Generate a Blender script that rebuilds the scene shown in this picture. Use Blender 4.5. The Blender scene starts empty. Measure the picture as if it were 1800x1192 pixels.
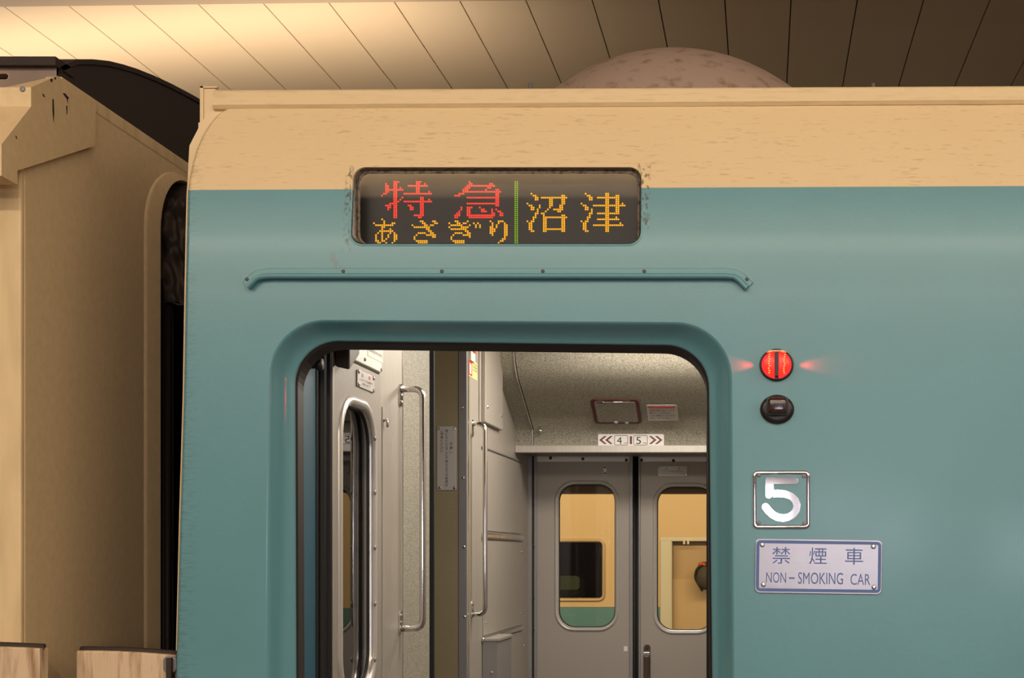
import bpy, bmesh, math, random
from mathutils import Matrix, Vector, Euler
random.seed(7)
sc = bpy.context.scene
C = sc.collection
# ------------------------------------------------------------------ camera
# x runs along the train, y into it, z up.  Train side (skin) lies at y = 0, camera 2.5 m in front of it.
F = 2500.0            # focal length in pixels of the 1800x1192 frame
D = 2.5               # camera distance to the train side
CX, CY = 1340.0, 975.0  # where the depth direction vanishes in the photograph
ZC = 1.60             # camera height above the platform
cam_d = bpy.data.cameras.new('camera')
cam = bpy.data.objects.new('camera', cam_d); C.objects.link(cam)
cam.location = (0, -D, ZC); cam.rotation_euler = (math.pi/2, 0, 0)
cam_d.sensor_width = 36.0; cam_d.lens = F/1800*36
cam_d.shift_x = (900-CX)/1800; cam_d.shift_y = (CY-596)/1800
cam_d.clip_start = 0.05
sc.camera = cam
# ------------------------------------------------------------------ world, exposure
def lin(c):
    if isinstance(c, str):
        c = [int(c[i:i+2], 16) for i in (1, 3, 5)]
    return tuple(((v/255)/12.92 if v/255 <= .04045 else ((v/255+.055)/1.055)**2.4) for v in c)
w = bpy.data.worlds.new('world'); sc.world = w; w.use_nodes = True
bg = w.node_tree.nodes['Background']
bg.inputs[0].default_value = (*lin((255, 232, 208)), 1); bg.inputs[1].default_value = 0.34
sc.view_settings.view_transform = 'Standard'; sc.view_settings.look = 'None'
sc.view_settings.gamma = 1; sc.view_settings.use_curve_mapping = False
sc.view_settings.exposure = -0.1
def area(name, loc, target, sx, sy, power, color):
    l = bpy.data.lights.new(name, 'AREA'); l.shape = 'RECTANGLE'; l.size = sx; l.size_y = sy
    l.energy = power; l.color = lin(color)
    o = bpy.data.objects.new(name, l); C.objects.link(o); o.location = loc
    d = Vector(target)-Vector(loc); o.rotation_euler = d.to_track_quat('-Z', 'Y').to_euler()
    return o
H = 2.09              # ceiling above camera
area('platform_tube_light_offscreen', (1.9, -3.2, ZC+H-.22), (1.9, -.2, ZC+.2), 12.0, .12, 125, (255, 241, 222))
area('platform_tube_light_offscreen', (1.9, -5.0, ZC+1.47), (1.9, 0, ZC+.2), 12.0, .12, 100, (255, 241, 222))
area('platform_tube_uplight_offscreen', (1.9, -5.0, ZC+1.62), (1.9, -5.05, ZC+3), 12.0, .12, 120, (255, 241, 222))
area('track_tube_light', (-2.75, 3.2, ZC+1.62), (-2.6, 3.7, ZC+3), 3.2, .2, 18, (255, 240, 218))
WL = ((.0, .20, 3), (.40, .26, 7), (.74, .14, 7), (1.46, .05, 8))  # unseen lamps added for glints mirrored in the side and front fill
for x_, h_, p_ in WL: area('added_lamp_light_offscreen', (x_, -5.52, ZC+h_), (x_*.8-.1, 0, ZC+h_*.5), .22, .30, p_, (232, 238, 255))
area('vestibule_light', (-.30, .75, ZC+.73), (-.30, .8, ZC), .4, .3, 8.5, (255, 247, 236))
area('vestibule_light', (-.33, 1.84, ZC+.73), (-.33, 1.80, ZC), .5, .3, 13, (255, 247, 236))
area('far_platform_tube_light', (-1.5, 9.0, ZC+1.9), (-1.5, 13.5, ZC-.1), 8, .3, 300, (255, 222, 162))
# ------------------------------------------------------------------ helpers: pixels to points on known planes
def up(px, Y): return (px-CX)/F*(Y+D)
def vp(py, Y): return (CY-py)/F*(Y+D)+ZC
def fr(px, py, Y): return (up(px, Y), vp(py, Y))            # (x, z) on a plane facing the camera at depth y = Y
def wl(px, py, X):                                          # (y, z) on a plane x = X
    Zd = X*F/(px-CX); return (Zd-D, (CY-py)/F*Zd+ZC)
def ysk(z):                                                 # train side curves inward towards the roof
    h = z-ZC
    return 0.0 if h < .45 else ((h-.45)/.35)**2*.055
def sk(px, py):
    Y = 0.0
    for _ in range(6): Y = ysk(vp(py, Y))
    return fr(px, py, Y)
def front(Y): return lambda u, v, w=0: (u, Y-w, v)          # u=x v=z w towards the camera
def side(X): return lambda u, v, w=0: (X+w, u, v)           # u=y v=z w towards +x
def skin(u, v, w=0): return (u, ysk(v)-w, v)
# ------------------------------------------------------------------ materials
MAT = {}
def mat(name, col, rough=.5, metal=0.0, noise=None, bump=None, spec=.5, coat=0, emis=None, es=0):
    m = bpy.data.materials.new(name); m.use_nodes = True; nt = m.node_tree
    b = nt.nodes['Principled BSDF']
    c = (*lin(col), 1)
    b.inputs['Base Color'].default_value = c
    b.inputs['Roughness'].default_value = rough; b.inputs['Metallic'].default_value = metal
    b.inputs['Specular IOR Level'].default_value = spec
    b.inputs['Coat Weight'].default_value = coat; b.inputs['Coat Roughness'].default_value = .12
    if emis:
        b.inputs['Emission Color'].default_value = (*lin(emis), 1); b.inputs['Emission Strength'].default_value = es
    tc = nt.nodes.new('ShaderNodeNewGeometry')
    def nz(scale, detail=4, stretch=(1, 1, 1)):
        mp = nt.nodes.new('ShaderNodeMapping'); mp.inputs['Scale'].default_value = stretch
        nt.links.new(tc.outputs['Position'], mp.inputs['Vector'])
        n = nt.nodes.new('ShaderNodeTexNoise'); n.inputs['Scale'].default_value = scale; n.inputs['Detail'].default_value = detail
        nt.links.new(mp.outputs[0], n.inputs['Vector']); return n
    if noise:   # (scale, colour2, lo, hi, stretch)
        n = nz(noise[0], 5, noise[4] if len(noise) > 4 else (1, 1, 1))
        r = nt.nodes.new('ShaderNodeValToRGB')
        r.color_ramp.elements[0].position = noise[2]; r.color_ramp.elements[1].position = noise[3]
        r.color_ramp.elements[0].color = (*lin(noise[1]), 1); r.color_ramp.elements[1].color = c
        nt.links.new(n.outputs[0], r.inputs[0]); nt.links.new(r.outputs[0], b.inputs['Base Color'])
    if bump:    # (scale, strength, stretch)
        n = nz(bump[0], 3, bump[2] if len(bump) > 2 else (1, 1, 1))
        bp = nt.nodes.new('ShaderNodeBump'); bp.inputs['Strength'].default_value = bump[1]; bp.inputs['Distance'].default_value = .002
        nt.links.new(n.outputs[0], bp.inputs['Height']); nt.links.new(bp.outputs[0], b.inputs['Normal'])
    MAT[name] = m; return m
TEAL, CREAM = (98, 148, 157), (228, 199, 153)
mat('teal', TEAL, .34, spec=.45, bump=(90, .12), coat=.15, noise=(3, (94, 142, 150), .3, .7))
mat('teal_gloss', TEAL, .2, spec=.5, bump=(90, .08), coat=.4)
mat('cream', CREAM, .5, noise=(150, (205, 165, 115), .25, .5, (.15, 1, 1)))
mat('cream_gutter', CREAM, .55, noise=(140, (214, 184, 138), .25, .5, (.15, 1, 1)))
mat('cream_end', CREAM, .6, noise=(60, (220, 190, 144), .3, .7), bump=(400, .05))
mat('cream_worn', CREAM, .65, noise=(26, (206, 177, 132), .25, .6, (1, 1, .2)))
mat('edge_cream', CREAM, .45)
mat('dark_end', (64, 52, 46), .85, noise=(900, (46, 36, 32), .3, .7))
mat('roof_grey', (150, 130, 116), .7, noise=(8, (128, 108, 94), .3, .7))
mat('dome', (192, 164, 146), .7, noise=(26, (150, 122, 102), .26, .46), bump=(60, .2))
mat('ceiling_plank', (222, 196, 164), .45, spec=.4)
mat('beam', (176, 152, 126), .6)
mat('joint', (70, 54, 40), .9)
mat('platform', (110, 100, 90), .7, noise=(6, (90, 82, 74), .3, .7))
mat('station_wall', (30, 25, 22), .85)
mat('reflector_pale', (158, 152, 166), .6)  # pale colour of the added panel that the plates mirror
mat('far_wall', (74, 60, 44), .9, noise=(3, (40, 32, 24), .4, .6, (.2, 1, 3)))
mat('rubber', (18, 15, 15), .6)
mat('rubber_brown', (34, 25, 25), .55)
mat('jamb_blue', (38, 88, 108), .5)
mat('metal', (182, 176, 168), .42, .55, noise=(260, (170, 163, 154), .3, .7, (1, 1, .04)))
mat('metal_wall', (172, 164, 153), .5, .35, noise=(500, (160, 152, 142), .3, .7, (1, 1, .05)))
mat('metal_grey', (138, 134, 132), .45, .4)
mat('leaf', (162, 154, 145), .5, .25, noise=(700, (148, 140, 132), .35, .65))
mat('near_leaf', (162, 154, 145), .5, .25, noise=(700, (148, 140, 132), .35, .65))
mat('speckle', (162, 157, 142), .6, noise=(300, (114, 108, 95), .38, .60))
mat('speckle_wall', (162, 157, 142), .6, noise=(300, (114, 108, 95), .38, .60))
mat('olive', (142, 130, 100), .6, noise=(500, (130, 118, 90), .35, .65))
mat('frame_alu', (206, 200, 194), .28, .45)
mat('mirror', (222, 218, 224), .05, 1.0)
mat('chrome', (225, 222, 220), .12, 1.0)
mat('chrome_soft', (215, 212, 208), .24, 1.0)
mat('steel', (174, 169, 175), .32, .75, bump=(500, .05, (.02, 1, 1)))
mat('plate_grey', (192, 187, 180), .4, .35)
mat('white_plastic', (226, 224, 214), .4)
mat('sign_white', (214, 208, 204), .45)
mat('sticker_white', (236, 230, 212), .5)
mat('sticker_yellow', (232, 226, 140), .5)
mat('sticker_red', (206, 58, 46), .5)
mat('orange', (216, 96, 40), .5)
mat('ink', (40, 36, 36), .6)
mat('ink_grey', (88, 80, 78), .6)
mat('ink_blue', (84, 108, 164), .45)
mat('ink_script', (92, 112, 180), .5)
mat('sign_red', (86, 26, 28), .5)
mat('hatch_red', (86, 26, 28), .5)
mat('notice_dim', (192, 187, 180), .4, .35)
mat('black', (10, 8, 8), .7)
mat('hardware', (84, 74, 66), .35, .2)
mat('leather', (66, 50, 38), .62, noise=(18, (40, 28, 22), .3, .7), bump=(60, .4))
mat('guard', (216, 188, 154), .75, noise=(60, (150, 112, 78), .3, .52, (1, 1, .12)), bump=(110, .8, (1, 1, .12)))
mat('guard_dark', (52, 40, 34), .7)
mat('floor', (96, 92, 88), .6)
mat('ceiling_in', (214, 206, 188), .6)
mat('led_board', (30, 23, 20), .4, noise=(500, (22, 17, 15), .3, .7))
mat('display_frame', (120, 104, 86), .5, noise=(120, (50, 42, 34), .35, .55))
mat('lamp_off', (52, 32, 30), .2, coat=.5)
mat('lamp_bezel', (46, 38, 36), .35, .3)
mat('handle_brown', (74, 58, 48), .4, .3)
mat('opp_cream', CREAM, .5)
mat('opp_blue', TEAL, .5)
mat('opp_frame', (206, 178, 140), .4, .3)
mat('opp_white', (226, 222, 204), .5)
mat('opp_tan', (196, 168, 132), .6)
mat('opp_tan_light', (212, 184, 144), .6)
mat('opp_seat', (150, 168, 140), .7)
mat('opp_dark', (30, 28, 20), .2)
mat('bag', (84, 78, 66), .7, noise=(60, (64, 58, 50), .3, .7))
mat('strap', (44, 38, 34), .7)
def glass(name, ior=1.5, tint=(1, 1, 1), rough=.01):
    m = bpy.data.materials.new(name); m.use_nodes = True; nt = m.node_tree
    nt.nodes.remove(nt.nodes['Principled BSDF'])
    f = nt.nodes.new('ShaderNodeFresnel'); f.inputs[0].default_value = ior
    t = nt.nodes.new('ShaderNodeBsdfTransparent'); t.inputs[0].default_value = (*tint, 1)
    g = nt.nodes.new('ShaderNodeBsdfGlossy'); g.inputs['Roughness'].default_value = rough
    mx = nt.nodes.new('ShaderNodeMixShader')
    nt.links.new(f.outputs[0], mx.inputs[0]); nt.links.new(t.outputs[0], mx.inputs[1]); nt.links.new(g.outputs[0], mx.inputs[2])
    nt.links.new(mx.outputs[0], nt.nodes['Material Output'].inputs[0]); MAT[name] = m
glass('glass', 1.5, (.93, .93, .9)); glass('display_glass', 2.5, (.95, .95, .95), .03); glass('dark_glass', 1.9, (.42, .42, .4))
def emit(name, col, s):
    m = bpy.data.materials.new(name); m.use_nodes = True; b = m.node_tree.nodes['Principled BSDF']
    b.inputs['Base Color'].default_value = (*[.2*x for x in lin(col)], 1); b.inputs['Roughness'].default_value = .3
    b.inputs['Emission Color'].default_value = (*lin(col), 1); b.inputs['Emission Strength'].default_value = s; MAT[name] = m
emit('led_red', (255, 62, 44), 1.7); emit('led_amber', (255, 176, 18), 1.45); emit('led_green', (150, 210, 20), .95)
emit('lamp_red', (255, 40, 34), 1.6); emit('lamp_hot', (255, 120, 40), 2.2); emit('tube', (255, 240, 215), 6)
# livery of the train side: cream above, teal below, with grime; one paint job across the side
def livery():
    m = bpy.data.materials.new('livery'); m.use_nodes = True; nt = m.node_tree; L = nt.links
    b = nt.nodes['Principled BSDF']; g = nt.nodes.new('ShaderNodeNewGeometry')
    sp = nt.nodes.new('ShaderNodeSeparateXYZ'); L.new(g.outputs['Position'], sp.inputs[0])
    def math_(op, a, b_=None):
        n = nt.nodes.new('ShaderNodeMath'); n.operation = op
        for i, v in enumerate((a, b_)):
            if v is None: continue
            if isinstance(v, (int, float)): n.inputs[i].default_value = v
            else: L.new(v, n.inputs[i])
        return n.outputs[0]
    def noise(scale, stretch, detail=4):
        mp = nt.nodes.new('ShaderNodeMapping'); mp.inputs['Scale'].default_value = stretch; L.new(g.outputs['Position'], mp.inputs['Vector'])
        n = nt.nodes.new('ShaderNodeTexNoise'); n.inputs['Scale'].default_value = scale; n.inputs['Detail'].default_value = detail
        L.new(mp.outputs[0], n.inputs['Vector']); return n.outputs[0]
    def mix(f, a, b_):
        n = nt.nodes.new('ShaderNodeMix'); n.data_type = 'RGBA'
        L.new(f, n.inputs[0])
        for i, v in ((6, a), (7, b_)):
            if isinstance(v, tuple): n.inputs[i].default_value = (*lin(v), 1)
            else: L.new(v, n.inputs[i])
        return n.outputs[2]
    def step(v, lo, hi):
        n = nt.nodes.new('ShaderNodeMapRange'); n.inputs[1].default_value = lo; n.inputs[2].default_value = hi; L.new(v, n.inputs[0]); return n.outputs[0]
    x, z = sp.outputs[0], sp.outputs[2]
    x0, z0 = sk(340, 334); x1, z1 = sk(1800, 327)
    s = (z1-z0)/(x1-x0)
    edge = math_('SUBTRACT', z, math_('ADD', math_('MULTIPLY', math_('SUBTRACT', x, x0), s), z0))
    is_cream = step(edge, -.0006, .0006)
    streak = step(noise(46, (.30, 1, 3.6)), .50, .66)
    fine = step(noise(300, (.16, 1, 1)), .52, .62)
    patch = step(noise(5, (1, 1, 1)), .35, .65)
    cream = mix(math_('MULTIPLY', math_('MULTIPLY', streak, fine), .42), CREAM, (150, 122, 90))
    cream = mix(math_('MULTIPLY', patch, .25), cream, (220, 188, 142))
    teal = mix(math_('MULTIPLY', patch, .35), TEAL, (94, 140, 146))
    teal = mix(math_('MULTIPLY', step(noise(300, (1, 1, 1)), .66, .8), .3), teal, (84, 126, 130))
    col = mix(is_cream, teal, cream)
    # grime along the corner edge of the car and around the display corners
    grime = math_('MULTIPLY', step(x, up(352, 0), up(326, 0)), step(noise(150, (.35, 1, 1.6)), .46, .64))
    col = mix(math_('MULTIPLY', grime, .38), col, (84, 92, 82))
    def box(xa, xb, za, zb, soft):
        a = math_('MULTIPLY', step(x, xa-soft, xa), step(x, xb+soft, xb)); c = math_('MULTIPLY', step(z, za-soft, za), step(z, zb+soft, zb))
        return math_('MULTIPLY', a, c)
    xa, za = sk(582, 470); xb, zb = sk(604, 446)
    st = math_('MULTIPLY', box(xa, xb, za, zb, .004), step(noise(75, (1, 1, .6)), .47, .52))
    col = mix(math_('MULTIPLY', st, .45), col, (108, 122, 114))
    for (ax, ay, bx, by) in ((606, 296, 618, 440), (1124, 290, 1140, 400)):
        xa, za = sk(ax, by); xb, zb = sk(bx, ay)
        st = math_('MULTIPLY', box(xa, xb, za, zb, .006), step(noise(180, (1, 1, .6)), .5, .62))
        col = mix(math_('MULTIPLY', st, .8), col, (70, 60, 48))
    L.new(col, b.inputs['Base Color'])
    rr = nt.nodes.new('ShaderNodeMix'); rr.inputs[2].default_value = .34; rr.inputs[3].default_value = .52; L.new(is_cream, rr.inputs[0])
    L.new(rr.outputs[0], b.inputs['Roughness'])
    bp = nt.nodes.new('ShaderNodeBump'); bp.inputs['Strength'].default_value = .12; bp.inputs['Distance'].default_value = .002
    L.new(noise(80, (1, 1, 1)), bp.inputs['Height']); L.new(bp.outputs[0], b.inputs['Normal'])
    b.inputs['Coat Weight'].default_value = .1; b.inputs['Coat Roughness'].default_value = .14
    MAT['livery'] = m
livery()
# ------------------------------------------------------------------ scene graph helpers
ORG = {}
def thing(name, label, cat, loc, group=None):
    o = bpy.data.objects.new(name, None); C.objects.link(o); o.location = loc; ORG[o.name] = Vector(loc)
    o['label'] = label; o['category'] = cat
    if group: o['group'] = group
    return o
def link(o, parent):
    C.objects.link(o)
    if parent is not None:
        o.parent = parent
        if parent.name in ORG: o.matrix_parent_inverse = Matrix.Translation(-ORG[parent.name])
    return o
def mk(name, V, Fc, m, parent=None, smooth=False, label=None, kind=None):
    me = bpy.data.meshes.new(name); me.from_pydata([tuple(v) for v in V], [], Fc); me.validate()
    bm = bmesh.new(); bm.from_mesh(me); bmesh.ops.recalc_face_normals(bm, faces=bm.faces); bm.to_mesh(me); bm.free()
    me.materials.append(MAT[m])
    if smooth:
        for p in me.polygons: p.use_smooth = True
    o = bpy.data.objects.new(name, me); link(o, parent)
    if label: o['label'] = label
    if kind: o['kind'] = kind
    return o
def sharp(o, ang=35):
    me = o.data
    for p in me.polygons: p.use_smooth = True
    me.set_sharp_from_angle(angle=math.radians(ang)); return o
class G:                                           # collects faces for one mesh
    def __init__(s): s.V = []; s.F = []
    def add(s, V, Fc):
        n = len(s.V); s.V += [tuple(v) for v in V]; s.F += [tuple(i+n for i in f) for f in Fc]; return s
    def loops(s, rings, closed=True, cap0=False, cap1=False):
        n = len(rings[0]); V = [p for r in rings for p in r]; Fc = []
        for k in range(len(rings)-1):
            for i in range(n if closed else n-1):
                j = (i+1) % n; Fc.append((k*n+i, k*n+j, (k+1)*n+j, (k+1)*n+i))
        if cap0: Fc.append(tuple(range(n)))
        if cap1: Fc.append(tuple((len(rings)-1)*n+i for i in range(n)))
        return s.add(V, Fc)
    def prism(s, M, pts, w0, w1):
        return s.loops([[M(u, v, w0) for u, v in pts], [M(u, v, w1) for u, v in pts]], True, True, True)
    def box(s, a, b):
        (x0, y0, z0), (x1, y1, z1) = a, b
        return s.loops([[(x0, y0, z0), (x1, y0, z0), (x1, y1, z0), (x0, y1, z0)], [(x0, y0, z1), (x1, y0, z1), (x1, y1, z1), (x0, y1, z1)]], True, True, True)
    def tube(s, path, r, n=10):
        path = [Vector(p) for p in path]; rings = []
        t0 = (path[1]-path[0]).normalized(); up_ = Vector((0, 0, 1)) if abs(t0.z) < .9 else Vector((1, 0, 0)); nrm = t0.cross(up_).normalized()
        for i, p in enumerate(path):
            t = (path[min(i+1, len(path)-1)]-path[max(i-1, 0)]).normalized()
            nrm = (nrm-t*nrm.dot(t)).normalized(); bn = t.cross(nrm)
            rings.append([p+(nrm*math.cos(a)+bn*math.sin(a))*r for a in [2*math.pi*k/n for k in range(n)]])
        return s.loops(rings, True, True, True)
    def go(s, name, m, parent=None, smooth=False, label=None, kind=None): return mk(name, s.V, s.F, m, parent, smooth, label, kind)
def bev(o, w=.003, seg=2, ang=30):
    b = o.modifiers.new('bevel', 'BEVEL'); b.width = w; b.segments = seg; b.limit_method = 'ANGLE'; b.angle_limit = math.radians(ang); return o
def rr(x0, x1, z0, z1, r, n=6):                    # rounded rectangle, counter-clockwise
    P = []
    for cx, cz, a0 in ((x1-r, z0+r, -90), (x1-r, z1-r, 0), (x0+r, z1-r, 90), (x0+r, z0+r, 180)):
        for k in range(n+1):
            a = math.radians(a0+90*k/n); P.append((cx+r*math.cos(a), cz+r*math.sin(a)))
    return P
def rring(M, R, prof, n=6):                        # rings of a rounded rectangle R=(x0,x1,z0,z1,r); prof = [(inset, w)]
    x0, x1, z0, z1, r = R
    return [[M(u, v, w_) for u, v in rr(x0+i, x1-i, z0+i, z1-i, max(r-i, .0008), n)] for i, w_ in prof]
def inside(pts, k=0): return pts
def bend(path, r, n=5):                            # round the corners of a polyline
    out = [Vector(path[0])]
    for a, b, c in zip(path, path[1:], path[2:]):
        a, b, c = Vector(a), Vector(b), Vector(c); d0 = (a-b).normalized(); d1 = (c-b).normalized()
        for k in range(n+1):
            t = k/n; p0 = b+d0*r; p1 = b+d1*r; out.append((p0*(1-t)+b*t)*(1-t)+(b*(1-t)+p1*t)*t)
    out.append(Vector(path[-1])); return out
SCREW = {}
def screw(parent, M, u, v, w=0, r=.004, m='chrome_soft', name='screw'):
    key = (round(r, 5), m)
    if key not in SCREW:
        me = bpy.data.meshes.new('screw'); V = []; Fc = []; n = 10
        for rad, hh in ((1, 0), (1, .25), (.72, .55), (.3, .62), (.26, .4)):
            V += [(rad*r*math.cos(2*math.pi*k/n), rad*r*math.sin(2*math.pi*k/n), hh*r) for k in range(n)]
        for q in range(4):
            for k in range(n): Fc.append((q*n+k, q*n+(k+1) % n, (q+1)*n+(k+1) % n, (q+1)*n+k))
        Fc.append(tuple(range(4*n, 5*n)))
        me.from_pydata(V, [], Fc); me.materials.append(MAT[m]); SCREW[key] = me
    o = bpy.data.objects.new(name, SCREW[key]); link(o, parent)
    p = Vector(M(u, v, w)); q = Vector(M(u, v, w+.01)); o.location = p
    o.rotation_euler = (q-p).to_track_quat('Z', 'Y').to_euler(); return o
TXT = bpy.data.curves.new('text_helper', 'FONT'); TXO = bpy.data.objects.new('text_helper', TXT); C.objects.link(TXO); TXT.resolution_u = 3
def text_geo(body):
    TXT.body = body; dg = bpy.context.evaluated_depsgraph_get(); dg.update()
    me = bpy.data.meshes.new_from_object(TXO.evaluated_get(dg))
    V = [(v.co.x, v.co.y) for v in me.vertices]; Fc = [tuple(p.vertices) for p in me.polygons]; bpy.data.meshes.remove(me)
    return V, Fc
def put_text(g, M, body, u0, u1, v0, v1, w):       # text stretched into a box on a surface
    V, Fc = text_geo(body)
    if not V: return g
    a0, a1 = min(x for x, y in V), max(x for x, y in V); b0, b1 = min(y for x, y in V), max(y for x, y in V)
    return g.add([M(u0+(x-a0)/max(a1-a0, 1e-6)*(u1-u0), v0+(y-b0)/max(b1-b0, 1e-6)*(v1-v0), w) for x, y in V], Fc)
def ribbon(M, pts, hw, w0, w1, g=None):            # a stroke of constant width as a thin prism
    g = g or G(); L = []; R = []
    for i, p in enumerate(pts):
        a = Vector(pts[max(i-1, 0)]); b = Vector(pts[min(i+1, len(pts)-1)]); t = (b-a).normalized(); n = Vector((-t.y, t.x))
        L.append(Vector(p)+n*hw); R.append(Vector(p)-n*hw)
    e = Vector(pts[-1]); t = (e-Vector(pts[-2])).normalized(); n = Vector((-t.y, t.x))
    cap = [e+(n*math.cos(a)+t*math.sin(a))*hw for a in [math.pi*k/8 for k in range(1, 8)]]
    poly = L+cap+R[::-1]
    # quads for the flat, then walls
    m_ = len(L)
    base = [M(q.x, q.y, w1) for q in L+R]; g.add(base, [(i, i+1, m_+i+1, m_+i) for i in range(m_-1)])
    g.add([M(q.x, q.y, w1) for q in [L[-1]]+cap+[R[-1]]], [tuple(range(len(cap)+2))])
    ring0 = [M(q.x, q.y, w0) for q in poly]; ring1 = [M(q.x, q.y, w1) for q in poly]
    g.loops([ring0, ring1]); return g
# ================================================================== STATION SHELL
PW = .25
ceil = G().box((-9, -5.75, ZC+H+.012), (9, 17.9, ZC+H+.05)).go('ceiling', 'joint'); ceil['kind'] = 'structure'
x_ref = up(1278, 0)*0+ (1278-CX)/F*(H*F/(CY-60))
pm = None
def plank_mesh(w_, l_):
    g = G().box((0, 0, 0), (w_, l_, .012)); me = bpy.data.meshes.new('plank'); me.from_pydata(g.V, [], g.F)
    bm = bmesh.new(); bm.from_mesh(me); bmesh.ops.recalc_face_normals(bm, faces=bm.faces); bm.to_mesh(me); bm.free()
    me.materials.append(MAT['ceiling_plank']); return me
P_FAR, P_NEAR = plank_mesh(PW-.005, 6.0), plank_mesh(PW-.005, 8.25)
k0 = int((-8.6-x_ref)/PW)
for k in range(k0, k0+70):
    x = x_ref+k*PW
    if x > 8.6: break
    for me, y in ((P_FAR, 2.72), (P_NEAR, -5.74)):
        o = bpy.data.objects.new('plank', me); link(o, ceil); o.location = (x+.0025, y, ZC+H)
# shallow beam under the ceiling, just in front of the visible planks
bA, bB = .965, .952
yb_ = lambda x: 2.848-.031*(x+2.87)
g = G().loops([[(x, 2.3, z), (x, yb_(x), z)] for x, z in ((-9, ZC+H-.03), (9, ZC+H-.03), (9, ZC+H+.005), (-9, ZC+H+.005), (-9, ZC+H-.03))], False); b_ = g.go('trim_1', 'beam'); b_['kind'] = 'structure'
fl = G().box((-9, -5.75, -.2), (9, -.12, 0)).go('floor', 'platform'); fl['kind'] = 'structure'
tb = G().box((-9, -.12, -1.3), (9, 17.9, -1.1)).go('trim_2', 'station_wall'); tb['kind'] = 'structure'
wb = G().box((-9, -5.95, -.2), (9, -5.75, ZC+H+.05)).go('wall_back', 'station_wall'); wb['kind'] = 'structure'
wd = G().box((-9, -5.75, 0), (9, -5.73, ZC+.75)).go('added_reflector', 'reflector_pale'); wd['kind'] = 'structure'  # added unseen panel, pale to brighten what the metal plates mirror
wf = G().box((-9, 17.9, -1.2), (9, 18.1, ZC+H+.05)).go('wall_far', 'far_wall'); wf['kind'] = 'structure'
# tube lamps that light the platforms and the track
def tube_lamp(label, x0, x1, y, z, facing):
    if facing:                                   # lamp on posts beside the track
        t = thing('tube_lamp', label, 'lamp', ((x0+x1)/2, y, -1.1))
        G().box((x0, y-.1, z-.10), (x1, y+.1, z-.06)).go('housing', 'white_plastic', t)
        for s in (x0+.3, x1-.34): G().box((s, y-.02, -1.1), (s+.04, y+.02, z-.10)).go('post', 'metal_grey', t)
        for s in (x0, x1-.03): G().box((s, y-.05, z-.06), (s+.03, y+.05, z)).go('end_cap', 'white_plastic', t)
        G().tube([(x0+.03, y, z-.035), (x1-.03, y, z-.035)], .016).go('tube', 'tube', t, True)
        return
    t = thing('tube_lamp', label, 'lamp', ((x0+x1)/2, y, z))
    G().box((x0, y-.07, z+.05), (x1, y+.07, z+.09)).go('housing', 'white_plastic', t)
    for s in (x0, x1-.03): G().box((s, y-.05, z-.01), (s+.03, y+.05, z+.05)).go('end_cap', 'white_plastic', t)
    G().box((x0+1, y-.015, z+.09), (x0+1.03, y+.015, ZC+H)).go('hanger', 'metal_grey', t)
    G().box((x1-1.03, y-.015, z+.09), (x1-1, y+.015, ZC+H)).go('hanger', 'metal_grey', t)
    G().tube([(x0+.03, y, z+.025), (x1-.03, y, z+.025)], .016).go('tube', 'tube', t, True)
tube_lamp('long white tube lamp hanging over the platform edge by the train', -4.1, 7.9, -3.2, ZC+H-.2, 0)
tube_lamp('long white tube lamp hanging further back over the platform', -4.1, 7.9, -5.0, ZC+1.5, 0)
tube_lamp('tube lamp on posts behind the neighbouring cream car', -4.35, -1.15, 3.2, ZC+1.62, 1)
tube_lamp('long tube lamp hanging over the far platform', -5.5, 2.5, 9.0, ZC+1.92, 0)
for i, (x_, h_, p_) in enumerate(WL):  # made-up fittings for the added lamps
    t = thing('added_lamp', 'added unseen boxed lamp mounted '+('second highest', 'highest', 'second lowest', 'lowest')[i]+' of four on the added pale panel', 'lamp', (x_, -5.75, ZC+h_-.19), 'added lamps behind the platform')
    G().box((x_-.15, -5.75, ZC+h_-.19), (x_+.15, -5.63, ZC+h_+.19)).go('housing', 'white_plastic', t)
    G().box((x_-.11, -5.64, ZC+h_-.15), (x_+.11, -5.57, ZC+h_+.15)).go('diffuser', 'tube', t)
# ================================================================== THE TEAL CAR
car = thing('train_car', 'teal and cream express train car with open doorway and lit destination display', 'train car', (.5, 1.45, -.2))
Z_BOT = ZC-1.5
def arch(L0, L1, R0, R1, T0, T1, rad, Y, n=12):
    """door outline in pixels: left edge x at y=650 / y=1192, right likewise, top y at left/right; down to the sill"""
    pyb = 2400.0
    lx = lambda py: L0+(L1-L0)*(py-650)/542; rx = lambda py: R0+(R1-R0)*(py-650)/542
    P = [(lx(pyb), pyb), (lx(1700), 1700), (lx(1192), 1192), (lx(900), 900)]
    for k in range(n+1):
        a = math.pi/2*k/n; c = (lx(T0+rad)+rad, T0+rad); P.append((c[0]-rad*math.cos(a), c[1]-rad*math.sin(a)))
    for k in range(n+1):
        a = math.pi/2*k/n; c = (rx(T1+rad)-rad, T1+rad); P.append((c[0]+rad*math.sin(a), c[1]-rad*math.cos(a)))
    P += [(rx(900), 900), (rx(1192), 1192), (rx(1700), 1700), (rx(pyb), pyb)]
    return [fr(x, y, Y) for x, y in P]
OUT = arch(472, 466, 1287, 1291, 562, 566, 100, 0)
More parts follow.
